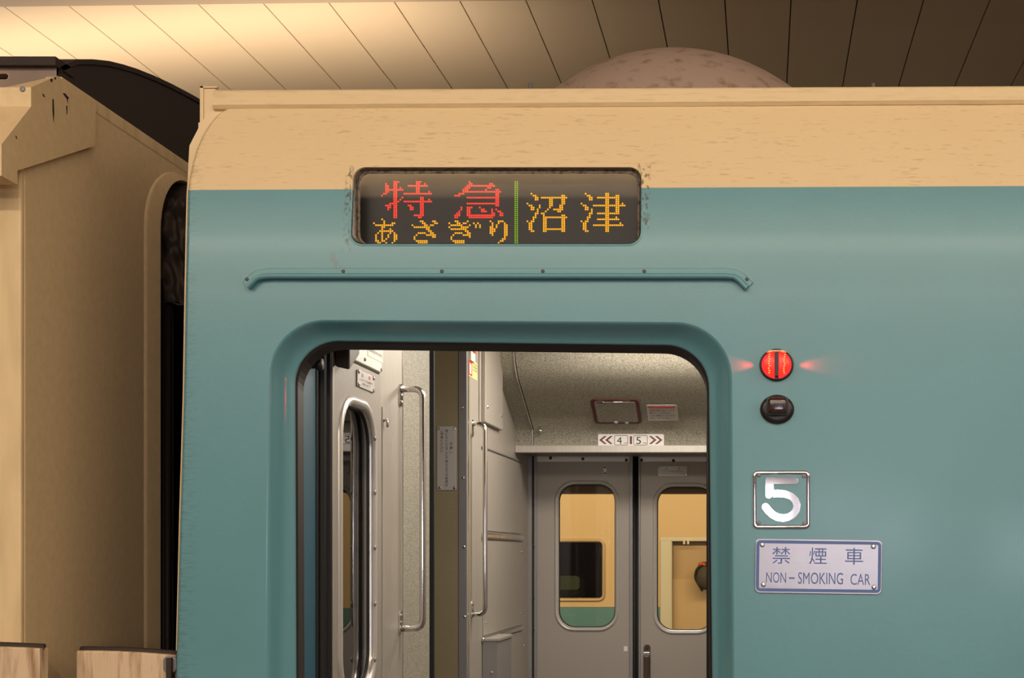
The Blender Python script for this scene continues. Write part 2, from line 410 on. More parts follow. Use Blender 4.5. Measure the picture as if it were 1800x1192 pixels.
# left corner of the side panel, following the photograph
edge_px = [(405, 190), (388, 200), (374, 216), (361, 237), (350, 262), (343, 288), (338, 312), (335, 334), (333, 420), (331, 520), (328, 700), (322, 900), (314, 1192), (300, 1800), (290, 2500)]
edge = [sk(*p) for p in edge_px]
XR = 3.2
top = [sk(px, 190-10*(px-405)/1395) for px in (700, 1100, 1500, 1800)]
top.append((XR, top[-1][1]+.008))
poly = [edge[0]]+top+[(XR, edge[-1][1]), (OUT[-1][0], edge[-1][1])]+OUT[::-1][1:-1]+[(OUT[0][0], edge[-1][1])]+edge[::-1][:-1]
d0, d1 = sk(613, 431), sk(1130, 292)
DR = (d0[0], d1[0], d0[1], d1[1], .024)
hole = rr(*DR, 6)
bm = bmesh.new()
def loop_edges(P):
    vs = [bm.verts.new((u, 0, v)) for u, v in P]
    return [bm.edges.new((vs[i], vs[(i+1) % len(vs)])) for i in range(len(vs))]
es = loop_edges(poly)+loop_edges(hole)
bmesh.ops.triangle_fill(bm, edges=es, use_beauty=True, use_dissolve=False, normal=(0, -1, 0))
for i in range(26):
    zz = ZC+.45+.014*i
    bmesh.ops.bisect_plane(bm, geom=bm.verts[:]+bm.edges[:]+bm.faces[:], plane_co=(0, 0, zz), plane_no=(0, 0, 1))
for v in bm.verts: v.co.y = ysk(v.co.z)
bmesh.ops.recalc_face_normals(bm, faces=bm.faces)
me = bpy.data.meshes.new('side_panel'); bm.to_mesh(me); bm.free(); me.materials.append(MAT['livery'])
for p in me.polygons: p.use_smooth = True
sp = bpy.data.objects.new('side_panel', me); link(sp, car); sp['label'] = 'teal painted side with cream band above'
# rounded corner of the side where it meets the end of the car
g = G(); rings = []
for dx, dy in ((0, 0), (-.0035, .0012), (-.0065, .005), (-.0075, .011), (-.0075, .06)):
    rings.append([(u+dx, ysk(v)+dy, v) for u, v in edge])
g.loops(rings, False); g.go('corner_edge', 'livery', car, True)
# cream end flange behind the corner
fl_px = [(372, 187), (352, 219), (333, 256), (331, 290), (330, 316), (328, 340), (326, 420), (324, 520), (321, 700), (315, 900), (308, 1192), (296, 1700)]
g = G(); a = [fr(x, y, .062) for x, y in fl_px]
back = [(u+.12, v) for u, v in a]
g.loops([[(u, .062, v) for u, v in a], [(u+.0, .10, v) for u, v in a]], False)
g.loops([[(u, .062, v) for u, v in a], [(u+.16, .066, v) for u, v in a]], False)
sharp(g.go('end_flange', 'edge_cream', car))
# end wall of the car with its gangway opening (dark, seen edge on)
XE = up(331, .1)
g = G(); g.box((XE+.005, .10, .1), (XE+.03, .98, ZC+.64)).box((XE+.005, 1.78, .1), (XE+.03, 2.86, ZC+.76)).box((XE+.08, .1, ZC+.55), (XE+.10, .95, ZC+.72))
g.go('end_wall', 'dark_end', car)
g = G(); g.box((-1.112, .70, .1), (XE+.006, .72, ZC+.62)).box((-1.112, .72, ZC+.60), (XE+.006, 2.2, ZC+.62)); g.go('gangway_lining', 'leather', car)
# gutter strip under the roof
g = G(); L_, R_ = [], []
ya, yb = .050, .16
tl, bl = fr(373, 157, ya), fr(373, 188, ya); bl2 = fr(405, 190, ya); tr, br_ = fr(1800, 150, ya), fr(1800, 181, ya)
sl = (tr[1]-tl[1])/(tr[0]-tl[0]); sb = (br_[1]-bl2[1])/(br_[0]-bl2[0])
prof = lambda x: [(x, .072, bl2[1]+sb*(x-bl2[0])-.004), (x, .055, bl2[1]+sb*(x-bl2[0])), (x, .050, bl2[1]+sb*(x-bl2[0])+.006), (x, .052, tl[1]+sl*(x-tl[0])-.003), (x, .055, tl[1]+sl*(x-tl[0])), (x, yb, tl[1]+sl*(x-tl[0])-.01)]
g.loops([prof(x) for x in (tl[0], -.5, .2, .9, XR)], False)
g.add(prof(tl[0]), [tuple(range(6))])
sharp(g.go('roof_gutter', 'cream_gutter', car), 25)
# roof, its edge post and dome
rp = [(.10, .805), (.3, .88), (.6, .96), (1.0, 1.03), (1.45, 1.06), (1.9, 1.03), (2.3, .96), (2.6, .88), (2.8, .76), (2.86, .6)]
g = G(); g.loops([[(x, y, ZC+h) for y, h in rp] for x in (XE+.06, XR)], False)
g.add([(XE+.06, y, ZC+h) for y, h in rp], [tuple(range(len(rp)))]); g.go('roof', 'roof_grey', car)
g = G(); p = fr(356, 175, .22); q = fr(356, 153, .22); g.box((p[0]-.003, .215, p[1]-.06), (p[0]+.003, .222, q[1])); g.box((p[0]-.003, .215, q[1]-.003), (p[0]+.03, .222, q[1])).box((p[0]+.003, .219, p[1]-.06), (p[0]+.025, .221, q[1]-.003))
g.box((p[0], .20, ZC+.80), (XE+.09, .23, p[1]-.05)); g.go('roof_post', 'edge_cream', car)
yd = 1.45; xc = up(1190, yd); zt = vp(100, yd); R0 = 430/F*(yd+D)
g = G(); rings = []; n = 48; zb = ZC+1.05
for k in range(1, 13):
    a = k/12; r_ = .56*a; rings.append([(xc+r_*.88*math.cos(t), yd+r_*.8*math.sin(t), zt-(R0-math.sqrt(R0*R0-min(r_, R0*.98)**2))) for t in [2*math.pi*i/n for i in range(n)]])
last = rings[-1]; rings.append([(x, y, zb-.02) for x, y, z in last])
g.loops(rings, True, True, True); sharp(g.go('roof_dome', 'dome', car), 40)['label'] = 'weathered pinkish dome cover on the roof'
for px in (932, 1535):
    g = G(); u, v = fr(px, 152, .3); g.tube([(u, .3, v-.05), (u, .3, v+.006)], .004, 8); g.go('roof_stud', 'metal_grey', car, True)
# flared door recess
g = G(); rings = []
def lerp_arch(t, Y=.046): return arch(472+(519-472)*t, 466+(521-466)*t, 1287+(1246-1287)*t, 1291+(1252-1291)*t, 562+(600-562)*t, 566+(607-566)*t, 100+(76-100)*t, Y)
for t, y in ((0, 0), (.04, .0006), (.1, .003), (.2, .0088), (.35, .018), (.5, .0265), (.65, .0338), (.8, .0400), (.92, .0435), (1.0, .046), (1.0, .052)):
    rings.append([(u, y, v) for u, v in lerp_arch(t, y)])
g.loops(rings, False); g.go('door_recess', 'teal_gloss', car, True, 'teal flared frame pressed inward around the doorway')
# inner jamb of the doorway: rubber, blue pocket, seal
AR = lambda y: [(u, y, v) for u, v in lerp_arch(1.0)]
inset = lambda y, dl, dr, dt: [(u+(dl if u < -.45 else -dr), y, v-(dt if v > ZC+.2 else 0)) for u, v in lerp_arch(1.0)]
g = G(); g.loops([AR(.046), inset(.05, .003, .004, .004), inset(.082, .003, .006, .010)], False); g.go('door_rubber', 'rubber_brown', car)
g = G(); XJ = -.834
g.box((XJ-.03, .082, .12), (XJ, .156, ZC+.40)); g.go('door_pocket', 'jamb_blue', car)
g = G(); g.box((XJ-.03, .156, .12), (XJ+.002, .236, ZC+.40)); g.tube([(XJ+.004, .18, .12), (XJ+.004, .18, ZC+.395)], .009, 8).tube([(XJ+.005, .215, .12), (XJ+.005, .215, ZC+.395)], .008, 8)
g.go('door_seal', 'black', car)
g = G(); u = -.0905
g.box((u, .08, .12), (u+.1, .12, ZC+.41)).tube([(u-.001, .1, .12), (u-.001, .1, ZC+.4)], .007, 8).tube([(u-.004, .13, .12), (u-.004, .13, ZC+.4)], .007, 8).tube([(u-.007, .16, .12), (u-.007, .16, ZC+.4)], .007, 8).box((u-.004, .12, .12), (u+.1, .25, ZC+.41))
g.go('door_seal', 'black', car)
g = G(); hb = (CY-612)/F*(.15+D)+ZC
g.box((XJ-.03, .075, hb), (-.04, .15, ZC+.60)); bev(g.go('door_header', 'black', car), .004)
bu, bv = (-.818, ZC+.325)
g = G(); g.tube([(XJ, .118, bv+.025), (XJ+.018, .118, bv+.025)], .008, 12).tube([(XJ+.015, .118, bv+.025), (XJ+.024, .118, bv+.025)], .011, 12)
g.go('stop_buffer', 'rubber_brown', car, True)
# drip rail above the door
g = G()
path = [(431, 500), (447, 484), (458, 479), (475, 477), (700, 477), (950, 477), (1200, 477), (1276, 477), (1293, 479), (1304, 485), (1320, 501)]
P = [sk(*p) for p in path]
secs = []
for i, p in enumerate(P):
    a = Vector(P[max(i-1, 0)]); b = Vector(P[min(i+1, len(P)-1)]); t = (b-a).normalized(); nn = Vector((-t.y, t.x))
    if nn.y < 0: nn = -nn
    cs = [(.0056, 0), (.0048, .0045), (.004, .0052), (-.004, .0052), (-.0055, .007), (-.007, .0145), (-.012, .0155), (-.0145, .013), (-.0145, 0)]
    secs.append([skin(p[0]+nn.x*o_, p[1]+nn.y*o_, w_) for o_, w_ in cs])
g.loops(secs, True, True, True); dr = sharp(g.go('drip_rail', 'teal', car), 40); dr['label'] = 'long teal drip rail with down-turned ends above the door'
for px, py in ((605, 478), (778, 478), (955, 478), (1133, 478), (436, 492), (1313, 492)):
    u, v = sk(px, py); screw(dr, skin, u, v, .0048, .0034, 'ink_grey')
# ------------------------------------------------------------------ destination display
YD = .036
disp = G()
disp.loops(rring(skin, DR, [(-.0015, -.001), (-.0015, .001), (.000, .0015), (.002, .0006), (.003, -.006)], 6))
disp = sharp(disp.go('destination_display', 'livery', car), 50); disp['label'] = 'lit amber and red dot display in a recessed dark window'
MD = front(YD+.006)
g = G(); g.loops([[skin(u, v, -.004) for u, v in rr(DR[0]+.004, DR[1]-.004, DR[2]+.004, DR[3]-.004, .02)], [(u, YD+.006, v) for u, v in rr(DR[0]+.006, DR[1]-.006, DR[2]+.004, DR[3]-.006, .022)]]); g.go('recess_wall', 'display_frame', disp, True)
g = G(); R1 = (DR[0]+.005, DR[1]-.005, DR[2]+.003, DR[3]-.005, .024)
g.loops(rring(front(YD+.002), R1, [(0, 0), (.002, .003), (.0045, .003), (.006, 0)], 6)); g.go('inner_bead', 'display_frame', disp, True)
g = G(); pts = rr(*R1, 6); g.add([(u, YD+.001, v) for u, v in pts], [tuple(range(len(pts)))]); g.go('glass_pane', 'display_glass', disp)
g = G(); YL = .066; g.prism(front(YL), rr(DR[0]-.01, DR[1]+.01, DR[2]-.012, DR[3]+.01, .01), 0, -.03)
g.loops([[(u, YD+.003, v) for u, v in rr(DR[0]+.004, DR[1]-.004, DR[2]-.004, DR[3]-.003, .02)], [(u, YL, v) for u, v in rr(DR[0]-.008, DR[1]+.008, DR[2]-.01, DR[3]+.008, .012)]])
g.go('led_board', 'led_board', disp)
LED = {
'toku': (0, 0, 'led_red', ["6-8 17-19", "2 6-7 17-18 21", "2-3 6-7 13-22", "2-3 6-7 9 17-18", "2-10 17-18", "2-3 6-7 17-18 23", "1-2 6-7 11-24", "0 6-7", "6-7 10 19-20", "6-7 9 19-20 23", "6-8 11-24", "4-7 19-20", "2-4 6-7 13-14 19-20", "3-4 6-7 14-15 19-20", "3 6-7 14-15 19-20", "6-7 19-20", "6-7 19-20", "6-7 16-20", "6-7 18-19"]),
'kyu': (35.8, 0, 'led_red', ["7", "7-8 17-18", "6-19", "5-7 16-17", "4-6 15 20-21", "4-22", "2-4 20-21", "0-2 20-21", "6-21", "20-21", "20-21", "6-21", "20-21", "3 6-8 12", "3 6-7 13-14 18 20", "2 6-7 13-15 18 21-22", "1-2 6-7 18-19 22-23", "0-2 6-19 22-23", "0-1 7-18"]),
'a': (-3.9, 19, 'led_amber', ["4", "5", "0 5 9-10", "1-9", "4-5", "4 8", "3-9", "2 4 8 10", "1 4 7 10-11", "1 4 7 10-11", "1 4 6 10-11", "1-2 4-5 10", "2-3 6 9"]),
'za': (14.9, 19, 'led_amber', ["", "4-5 10-11", "5-6 11-12", "0 6-7 9-10", "1-8", "7-8", "8-9", "3-6 9-10", "2 7-11", "1 10-11", "1", "2-7", "3-7"]),
'gi': (32.9, 19, 'led_amber', ["", "3-4 9", "0 4-5 7-8 12 14", "1-6 10 13 15", "0 6-9 13 15", "1-8", "8-9", "3-6 9-10", "2 7-10", "1 10", "1", "2-7", "3-7"]),
'ri': (53, 19, 'led_amber', ["", "0 4-6", "1 4 7", "1 3 7-8", "0-1 3 7-8", "0-2 7-8", "0-2 7-8", "0-1 7-8", "1 7-8", "7", "6-7", "5-6", "4"]),
'bar': (65.1, 0, 'led_green', ["0-1"]*32),
'numa': (71.05, 6, 'led_amber', ["2", "3-4 17-18", "4-5 7-19", "4-5 11-12 17-18", "11-12 17-18", "0 11-12 17-18", "1-2 6 11-12 16-17", "2-3 6 11 16-17", "2-3 5 10 13-17", "5 9 15-16", "4-5 7-8", "4 8 17-18", "3-4 8-19", "3 8-9 17-18", "0 2-3 8-9 17-18", "1-2 8-9 17-18", "1-2 8-9 17-18", "1-2 8-9 17-18", "1-2 8-18", "2-3 8-9 17-18"]),
'zu': (97.5, 6, 'led_amber', ["2 12-13", "3-4 12-13 17-18", "4-5 8-18", "4-5 12-13 17-18", "12-13 17-18", "0 12-13 17-18 20", "1-2 6-21", "2-3 12-13 17-18", "2-3 5 12-13 17-18", "5 12-13 17-18", "4-5 8-18", "4 12-13", "3-4 12-13 17", "3 8-18", "0 2-3 12-13", "1-2 12-13 19", "1-2 6-20", "1-2 12-13", "1-2 12-13", "2-3 12-13"]),
}
for key, (c0, r0, m, rows) in LED.items():
    g = G(); n = 8
    for r_, row in enumerate(rows):
        for part in row.split():
            a, *b = part.split('-'); b = int(b[0]) if b else int(a)
            for c_ in range(int(a), b+1):
                u, v = fr(671.5+3.598*(c0+c_), 319.9+3.46*(r0+r_), YL)
                rad = .00172 if m != 'led_green' else .0014
                V = [(u+rad*math.cos(2*math.pi*k/n), YL-.0003, v+rad*math.sin(2*math.pi*k/n)) for k in range(n)]+[(u, YL-.0016, v)]
                g.add(V, [(k, (k+1) % n, n) for k in range(n)])
    g.go('led_divider' if key == 'bar' else 'led_character', m, disp, True)
# ------------------------------------------------------------------ door indicator lamps
def lathe(M, u, v, prof, n=28, sx=1, sz=1):
    return [[M(u+r_*sx*math.cos(2*math.pi*k/n), v+r_*sz*math.sin(2*math.pi*k/n), w_) for k in range(n)] for r_, w_ in prof]
def sq(M, u, v, hw, hh, r, prof):
    return [[M(a, b, w_) for a, b in rr(u-hw-i, u+hw+i, v-hh-i, v+hh+i, r, 5)] for i, w_ in prof]
u, v = sk(1365, 642)
lamp = G().loops(lathe(skin, u, v, [(.0300, -.001), (.0300, .004), (.0285, .0065), (.0265, .006), (.0262, .002)], sz=.95)).go('indicator_lamp', 'lamp_bezel', car, True, 'round red door lamp, lit')
for s in (-1, 1):                       # two lit halves of the lens
    g = G(); pts = []
    for k in range(15):
        a = -math.pi/2+math.pi*k/14; pts.append((s*max(.0262*math.cos(a), .0035), .0240*math.sin(a)))
    rings = [[skin(u+x*f+(s*.0035*(1-f) if f < 1 else 0), v+z*f, w_) for x, z in pts] for f, w_ in ((1, .003), (.99, .012), (.93, .018), (.80, .0205))]
    g.loops(rings, True, False, True); g.go('lens', 'lamp_red', lamp, True)
    g = G()
    for i in range(9):
        cx = u+s*(.0135+random.uniform(-.0012, .0012)); cz = v-.016+.004*i
        g.add([skin(cx+.0017*math.cos(t), cz+.0015*math.sin(t), .0209) for t in [math.pi*q/3 for q in range(6)]], [tuple(range(6))])
    g.go('filament_spots', 'lamp_hot', lamp)
    l = bpy.data.lights.new('indicator_glow', 'SPOT'); l.energy = .6; l.color = (1, .02, .01); l.spot_size = math.radians(44); l.spot_blend = .9; l.shadow_soft_size = .004
    lo = bpy.data.objects.new('indicator_glow', l); C.objects.link(lo); lo.location = skin(u+s*.0315, v, .008)
    lo.rotation_euler = Vector((s*1.0, .2, 0)).to_track_quat('-Z', 'Y').to_euler()
g = G(); g.prism(skin, [(u-.0033, v-.022), (u+.0033, v-.022), (u+.0033, v+.021), (u-.0033, v+.021)], .002, .0212); bev(g.go('divider', 'lamp_bezel', lamp), .001)
g = G(); g.prism(skin, [(u-.018, v+.0205), (u+.018, v+.0205), (u+.012, v+.0245), (u-.012, v+.0245)], .002, .015); g.go('lens_cap', 'cream_end', lamp)
u, v = sk(1366, 720)
lamp = G().loops(lathe(skin, u, v, [(.0300, -.001), (.0300, .004), (.0280, .008), (.024, .010), (.020, .0102)], sz=.86), True, False, True).go('indicator_lamp', 'lamp_bezel', car, True, 'round dark door lamp, unlit')
g = G(); g.loops(sq(skin, u+.0005, v+.004, .016, .014, .006, [(.003, .008), (.002, .020), (0, .0255), (-.003, .0275), (-.008, .0282)]), True, False, True); g.go('lens', 'lamp_off', lamp, True)
# ------------------------------------------------------------------ number plate and no smoking plate
def tilt(M, u0, v0, a):
    c, s = math.cos(a), math.sin(a)
    return lambda u, v, w=0: M(u0+(u-u0)*c-(v-v0)*s, v0+(u-u0)*s+(v-v0)*c, w)
u0, v0 = sk(1323, 930); u1, v1 = sk(1424, 827.5)
num = G(); num.prism(skin, rr(u0, u1, v0, v1, .009), -.0005, .002); num = num.go('number_plate', 'teal', car, False, 'mirror-bordered plate with the car number five')
g = G(); g.loops(rring(skin, (u0, u1, v0, v1, .009), [(0, .0018), (.0008, .0036), (.0035, .0042), (.0062, .0036), (.0072, .002)])); g.go('border', 'mirror', num, True)
z5 = lambda x, y: sk(1300+x/4.767, 810+y/4.767)
cl = [(278, 276), (330, 274), (385, 280), (432, 298), (466, 330), (482, 372), (474, 415), (448, 450), (408, 474), (362, 481), (318, 474), (276, 452), (243, 420), (218, 388)]
g = G(); ribbon(skin, [z5(*p) for p in cl], .0064, .0018, .0034, g)
pl = [z5(*p) for p in ((217, 150), (228, 140), (470, 140), (490, 150), (497, 168), (490, 185), (470, 195), (286, 195), (286, 250), (268, 306), (250, 316), (228, 312), (217, 295))]
g.prism(skin, pl, .0018, .0034); g.go('digit', 'mirror', num)
for px, py in ((1334, 835.5), (1413, 837), (1334, 919), (1414, 920)):
    u, v = sk(px, py); screw(num, skin, u, v, .002, .0038, 'metal_grey')
u0, v0 = sk(1327, 1044); u1, v1 = sk(1550.5, 948); uc, vc = (u0+u1)/2, (v0+v1)/2
MT = tilt(skin, uc, vc, -.014)
nos = G(); nos.prism(MT, rr(u0, u1, v0, v1, .009), -.0005, .003); nos = bev(nos.go('no_smoking_plate', 'steel', car, False, 'brushed steel plate lettered for a non-smoking car'), .001)
g = G(); g.loops(rring(MT, (u0+.002, u1-.002, v0+.003, v1-.003, .008), [(0, .0032), (.0055, .0032)])); g.go('border', 'ink_blue', nos)
g = G()
for ch, (a, b, c, d) in (('禁', (1357, 1389, 961.5, 991)), ('煙', (1422, 1453, 962.5, 992)), ('車', (1485, 1517, 963, 992.5))):
    p0, p1 = sk(a, d), sk(b, c); s_ = .014*(p0[0]-uc)
    put_text(g, MT, ch, p0[0], p1[0], p0[1]+s_, p1[1]+s_, .0033)
for wd, (a, b, c, d) in (('NON', (1347, 1382, 1006, 1024.5)), ('-', (1387, 1397, 1015, 1017.5)), ('SMOKING', (1403, 1482, 1006.5, 1027)), ('CAR', (1495, 1530, 1009, 1028.5))):
    p0, p1 = sk(a, d), sk(b, c); s_ = .014*((p0[0]+p1[0])/2-uc)
    put_text(g, MT, wd, p0[0], p1[0], p0[1]+s_, p1[1]+s_, .0033)
g.go('lettering', 'ink_blue', nos)
for px, py in ((1340, 958), (1535, 961), (1342, 1028), (1536, 1032.5)):
    u, v = sk(px, py); screw(nos, skin, u, v, .003, .0045, 'chrome_soft')
# ================================================================== VESTIBULE
XN, XF, YF = -.829, -.87, 2.80          # near wall, far wall (both face +x), far door plane
ZFL = ZC-1.35
HB = [(2.52, .36), (2.51, .442), (2.418, .4841), (2.29, .5428), (2.20, .584), (2.15, .63), (2.125, .69), (2.11, .78)]
MN, MF, MB = side(XN), side(XF), front(YF)
def wpt(px, py): return wl(px, py, XN)
def fpt(px, py): return wl(px, py, XF)
g = G(); g.box((-1.05, .06, ZFL-.05), (.05, 2.86, ZFL)); g.go('vestibule_floor', 'floor', car)
g = G(); g.box((-1.0, .15, ZC+.76), (.05, 2.2, ZC+.78)); g.go('vestibule_ceiling', 'ceiling_in', car)
for y_, xa_ in ((.60, -.50), (1.69, -.58)):
    g = G(); g.box((xa_, y_, ZC+.742), (-.07, y_+.30, ZC+.76)); g.go('ceiling_light', 'tube', car)
g = G(); g.box((-.03, .1, ZFL), (.05, 2.86, ZC+.78)); g.go('vestibule_wall', 'metal_wall', car)
g = G(); g.box((XJ-.03, .15, ZC+.60), (.05, .17, ZC+.77)); g.go('lintel', 'metal_wall', car)
# near wall: header above the folded leaf, panel, speckled partition end
yN = [wpt(px, 900)[0] for px in (582, 667, 707, 760)]
g = G(); g.box((XN-.05, yN[0]-.05, ZFL), (XN-.03, yN[1]+.002, ZC+.77)); g.go('pocket_back', 'metal_grey', car)
a, b = wpt(626, 640), wpt(668, 663)
zt_ = (a[1]+b[1])/2+.006
g = G(); g.box((XN-.03, yN[0], zt_), (XN+.006, yN[1]-.002, ZC+.77)); bev(g.go('pocket_header', 'white_plastic', car), .002)
for px, py in ((636, 632), (665, 650)):
    u, v = wpt(px, py); screw(car, MN, u, v, .006, .004, 'metal_grey')
st = G(); p0 = wpt(641, 620); p1 = wpt(667.5, 655)
st.prism(MN, [(p0[0], zt_+.022), (p1[0], zt_+.022), (p1[0], zt_+.17), (p0[0], zt_+.17)], .006, .0068); st = st.go('request_sticker', 'sticker_white', car, False, 'white paper notice with blue script heading')
g = G(); uu0, uu1 = p0[0]+.012, p1[0]-.015
put_text(g, MN, 'A request', uu0+.01, uu1-.004, zt_+.066, zt_+.093, .0072); g.prism(MN, [(uu0+.008, zt_+.056), (uu1, zt_+.056), (uu1, zt_+.058), (uu0+.008, zt_+.058)], .0069, .0072)
g.go('heading', 'ink_script', st)
g = G(); put_text(g, MN, 'Please refrain from smoking', uu0-.006, uu1+.008, zt_+.03, zt_+.041, .0072); g.go('lettering', 'ink_grey', st)
g = G(); g.box((XN-.03, yN[1], ZFL), (XN, yN[2], ZC+.77)); bev(g.go('wall_panel', 'metal_wall', car), .002)
g = G(); a, b = wpt(671, 715), wpt(676.5, 1190)
g.prism(MN, [(a[0], ZFL+.2), (b[0], ZFL+.2), (b[0], a[1]), (a[0], a[1])], 0, .002)
cv = bev(g.go('cover_strip', 'metal_wall', car), .0008)
g = G(); a, b = wpt(673, 738), wpt(675, 752); g.tube([MN(a[0], a[1], .002), MN(a[0], a[1], .01)], .004, 10).box((XN+.008, a[0]-.003, b[1]), (XN+.012, a[0]+.003, a[1])); g.go('latch', 'chrome', cv, True)
g = G(); g.box((XN-.03, yN[2], ZFL), (XN+.001, yN[2]+.006, ZC+.77)); g.go('wall_trim', 'chrome_soft', car)
g = G(); pr = [(XN, yN[2]+.006)]
r_ = .035; cyy = yN[3]-r_
for k in range(9):
    t = math.pi/2*k/8; pr.append((XN-r_+r_*math.cos(t), cyy+r_*math.sin(t)))
pr += [(XN-.20, yN[3]), (XN-.20, yN[2]+.006)]
g.loops([[(x, y, ZFL) for x, y in pr], [(x, y, ZC+.77) for x, y in pr]], True, True, True); sharp(g.go('partition', 'speckle_wall', car), 40)
g = G(); g.box((XN-.19, yN[3]+.001, ZFL), (XN+.0035, yN[3]+.010, ZC+.77)); g.go('partition_gap', 'black', car)  # black strip standing for the dark gap past the partition
# passage to the next car: far jamb, facing the doorway
yJ = fpt(820, 900)[0]; MJ = front(yJ)
g = G(); g.box((-1.02, yJ, ZFL), (XF, yJ+.05, ZC+.77)); g.go('passage_panel', 'olive', car)
g = G(); g.box((-1.04, yN[3]-.05, ZFL), (-1.02, yJ, ZC+.77)); g.go('passage_side', 'dark_end', car)
g = G(); xs = up(806.5, yJ); g.box((xs, yJ-.004, ZFL), (XF+.002, yJ+.02, ZC+.77)); js = bev(g.go('jamb_strip', 'metal_grey', car), .0015)
for px, py in ((813, 717), (814.5, 840), (816, 962), (817, 1084)):
    u, v = fr(px, py, yJ); screw(js, MJ, u, v, .004, .0045, 'chrome')
np_ = G(); p0, p1 = fr(768.5, 862, yJ), fr(802.5, 750, yJ)
np_.prism(MJ, rr(p0[0], p1[0], p0[1], p1[1], .006), 0, .003); np_ = bev(np_.go('notice_plate', 'plate_grey', car, False, 'tall grey notice plate with vertical black writing'), .0008)
g = G()
def column(body, px, py0, py1, sz):
    n = len(body)
    for i, ch in enumerate(body):
        y_ = py0+(py1-py0)*(i+.5)/n; a, b = fr(px-sz/2, y_+sz/2, yJ), fr(px+sz/2, y_-sz/2, yJ)
        put_text(g, MJ, ch, a[0], b[0], a[1], b[1], .0034)
column('お願い', 793.5, 776, 799, 5.2)
column('幌にもたれることや幌付近での喫煙は', 785.5, 754.5, 856, 5.0)
column('ご遠慮ください', 777, 753.5, 796, 5.0)
g.go('lettering', 'ink', np_)
for px, py in ((772, 753.5), (798.5, 754), (773.5, 857.5), (799, 858)):
    u, v = fr(px, py, yJ); screw(np_, MJ, u, v, .003, .0045, 'chrome')
# far wall of the vestibule
yE = YF+.02
g = G(); g.box((XF-.03, yJ+.05, ZFL), (XF, yE, ZC+.77)); g.go('far_wall_panel', 'metal_wall', car)
a = fpt(846, 700); b = fpt(876.5, 700); zl = (fpt(846, 742)[1]+fpt(876, 757)[1])/2
g = G(); g.box((XF, a[0], zl), (XF+.014, b[0], ZC+.77)); cb = bev(g.go('cover_panel', 'metal_wall', car), .003)
for px, py in ((848.5, 715), (874, 731)):
    u, v = fpt(px, py); screw(cb, MF, u, v, .014, .006, 'chrome')
g = G(); a2 = fpt(821, 700)[0]; g.box((XF, a2-.0, ZFL), (XF+.003, a2+.012, ZC+.77)); g.go('wall_trim', 'chrome_soft', car)
g = G(); a2 = fpt(841, 700)[0]; g.box((XF, a2, fpt(841, 742)[1]), (XF+.006, a2+.018, ZC+.77)); bev(g.go('wall_trim', 'metal', car), .002)
# wall panels with raised mouldings
def fwall_box(name, px0, px1, z0, z1, w_, m, bevel=.002):
    a, b = fpt(px0, 900)[0], fpt(px1, 900)[0]
    g = G(); g.box((XF, a, z0), (XF+w_, b, z1)); return bev(g.go(name, m, car), bevel)
zA = (fpt(853, 788)[1]+fpt(916, 813)[1])/2; zB = (fpt(855, 940)[1]+fpt(916, 947)[1])/2; zD = (fpt(850, 1120)[1]+fpt(918, 1105)[1])/2
fwall_box('wall_panel', 848, 916, zB+.014, zA-.004, .004, 'metal_wall')
fwall_box('wall_panel', 848, 916, zD+.010, zB-.016, .004, 'metal_wall')
fwall_box('wall_panel', 848, 916, ZFL, zD-.012, .004, 'metal_wall')
fwall_box('moulding', 846, 917, zB-.010, zB+.008, .010, 'chrome_soft', .004)
fwall_box('moulding', 846, 917, zA-.0035, zA+.004, .008, 'metal_grey', .003)
fwall_box('moulding', 846, 917, zD-.008, zD+.006, .010, 'chrome_soft', .004)
for px, py in ((915, 970), (915.5, 1078), (852, 1094), (917, 1134), (875, 731)):
    u, v = fpt(px, py); screw(car, MF, u, v, .004, .006, 'chrome')
# alarm button and yellow sticker
g = G(); a, b = fpt(824, 600), fpt(831, 631); g.box((XF, a[0], b[1]-.012), (XF+.008, b[0], ZC+.72)); al = bev(g.go('alarm_box', 'white_plastic', car), .002)
g = G(); a, b = fpt(826.5, 612), fpt(830, 622); g.box((XF+.008, a[0], b[1]), (XF+.013, b[0], b[1]+.06)); bev(g.go('button', 'orange', al), .002)
a, b = fpt(823, 630), fpt(838, 664); zs0, zs1 = fpt(823, 660)[1], fpt(823, 629)[1]
sy = G(); sy.prism(MF, [(a[0], zs0), (b[0], zs0), (b[0], zs1), (a[0], zs1)], 0, .001); sy = sy.go('alarm_sticker', 'sticker_yellow', car, False, 'yellow and red warning sticker')
m_ = a[0]+(b[0]-a[0])*.42
g = G(); g.prism(MF, [(a[0]+.002, zs0+.003), (m_, zs0+.003), (m_, zs1-.002), (a[0]+.002, zs1-.002)], .001, .0014); g.go('red_field', 'sticker_red', sy)
g = G(); g.prism(MF, [(a[0]+.014, zs0+.008), (m_-.014, zs0+.008), (m_-.014, zs1-.014), (a[0]+.014, zs1-.014)], .0014, .0018); g.go('white_bar', 'sticker_white', sy)
g = G()
for i in range(3): put_text(g, MF, '非常通報', m_+.006, b[0]-.005, zs1-.012-.009*i, zs1-.005-.009*i, .0016)
g.go('lettering', 'ink_grey', sy)
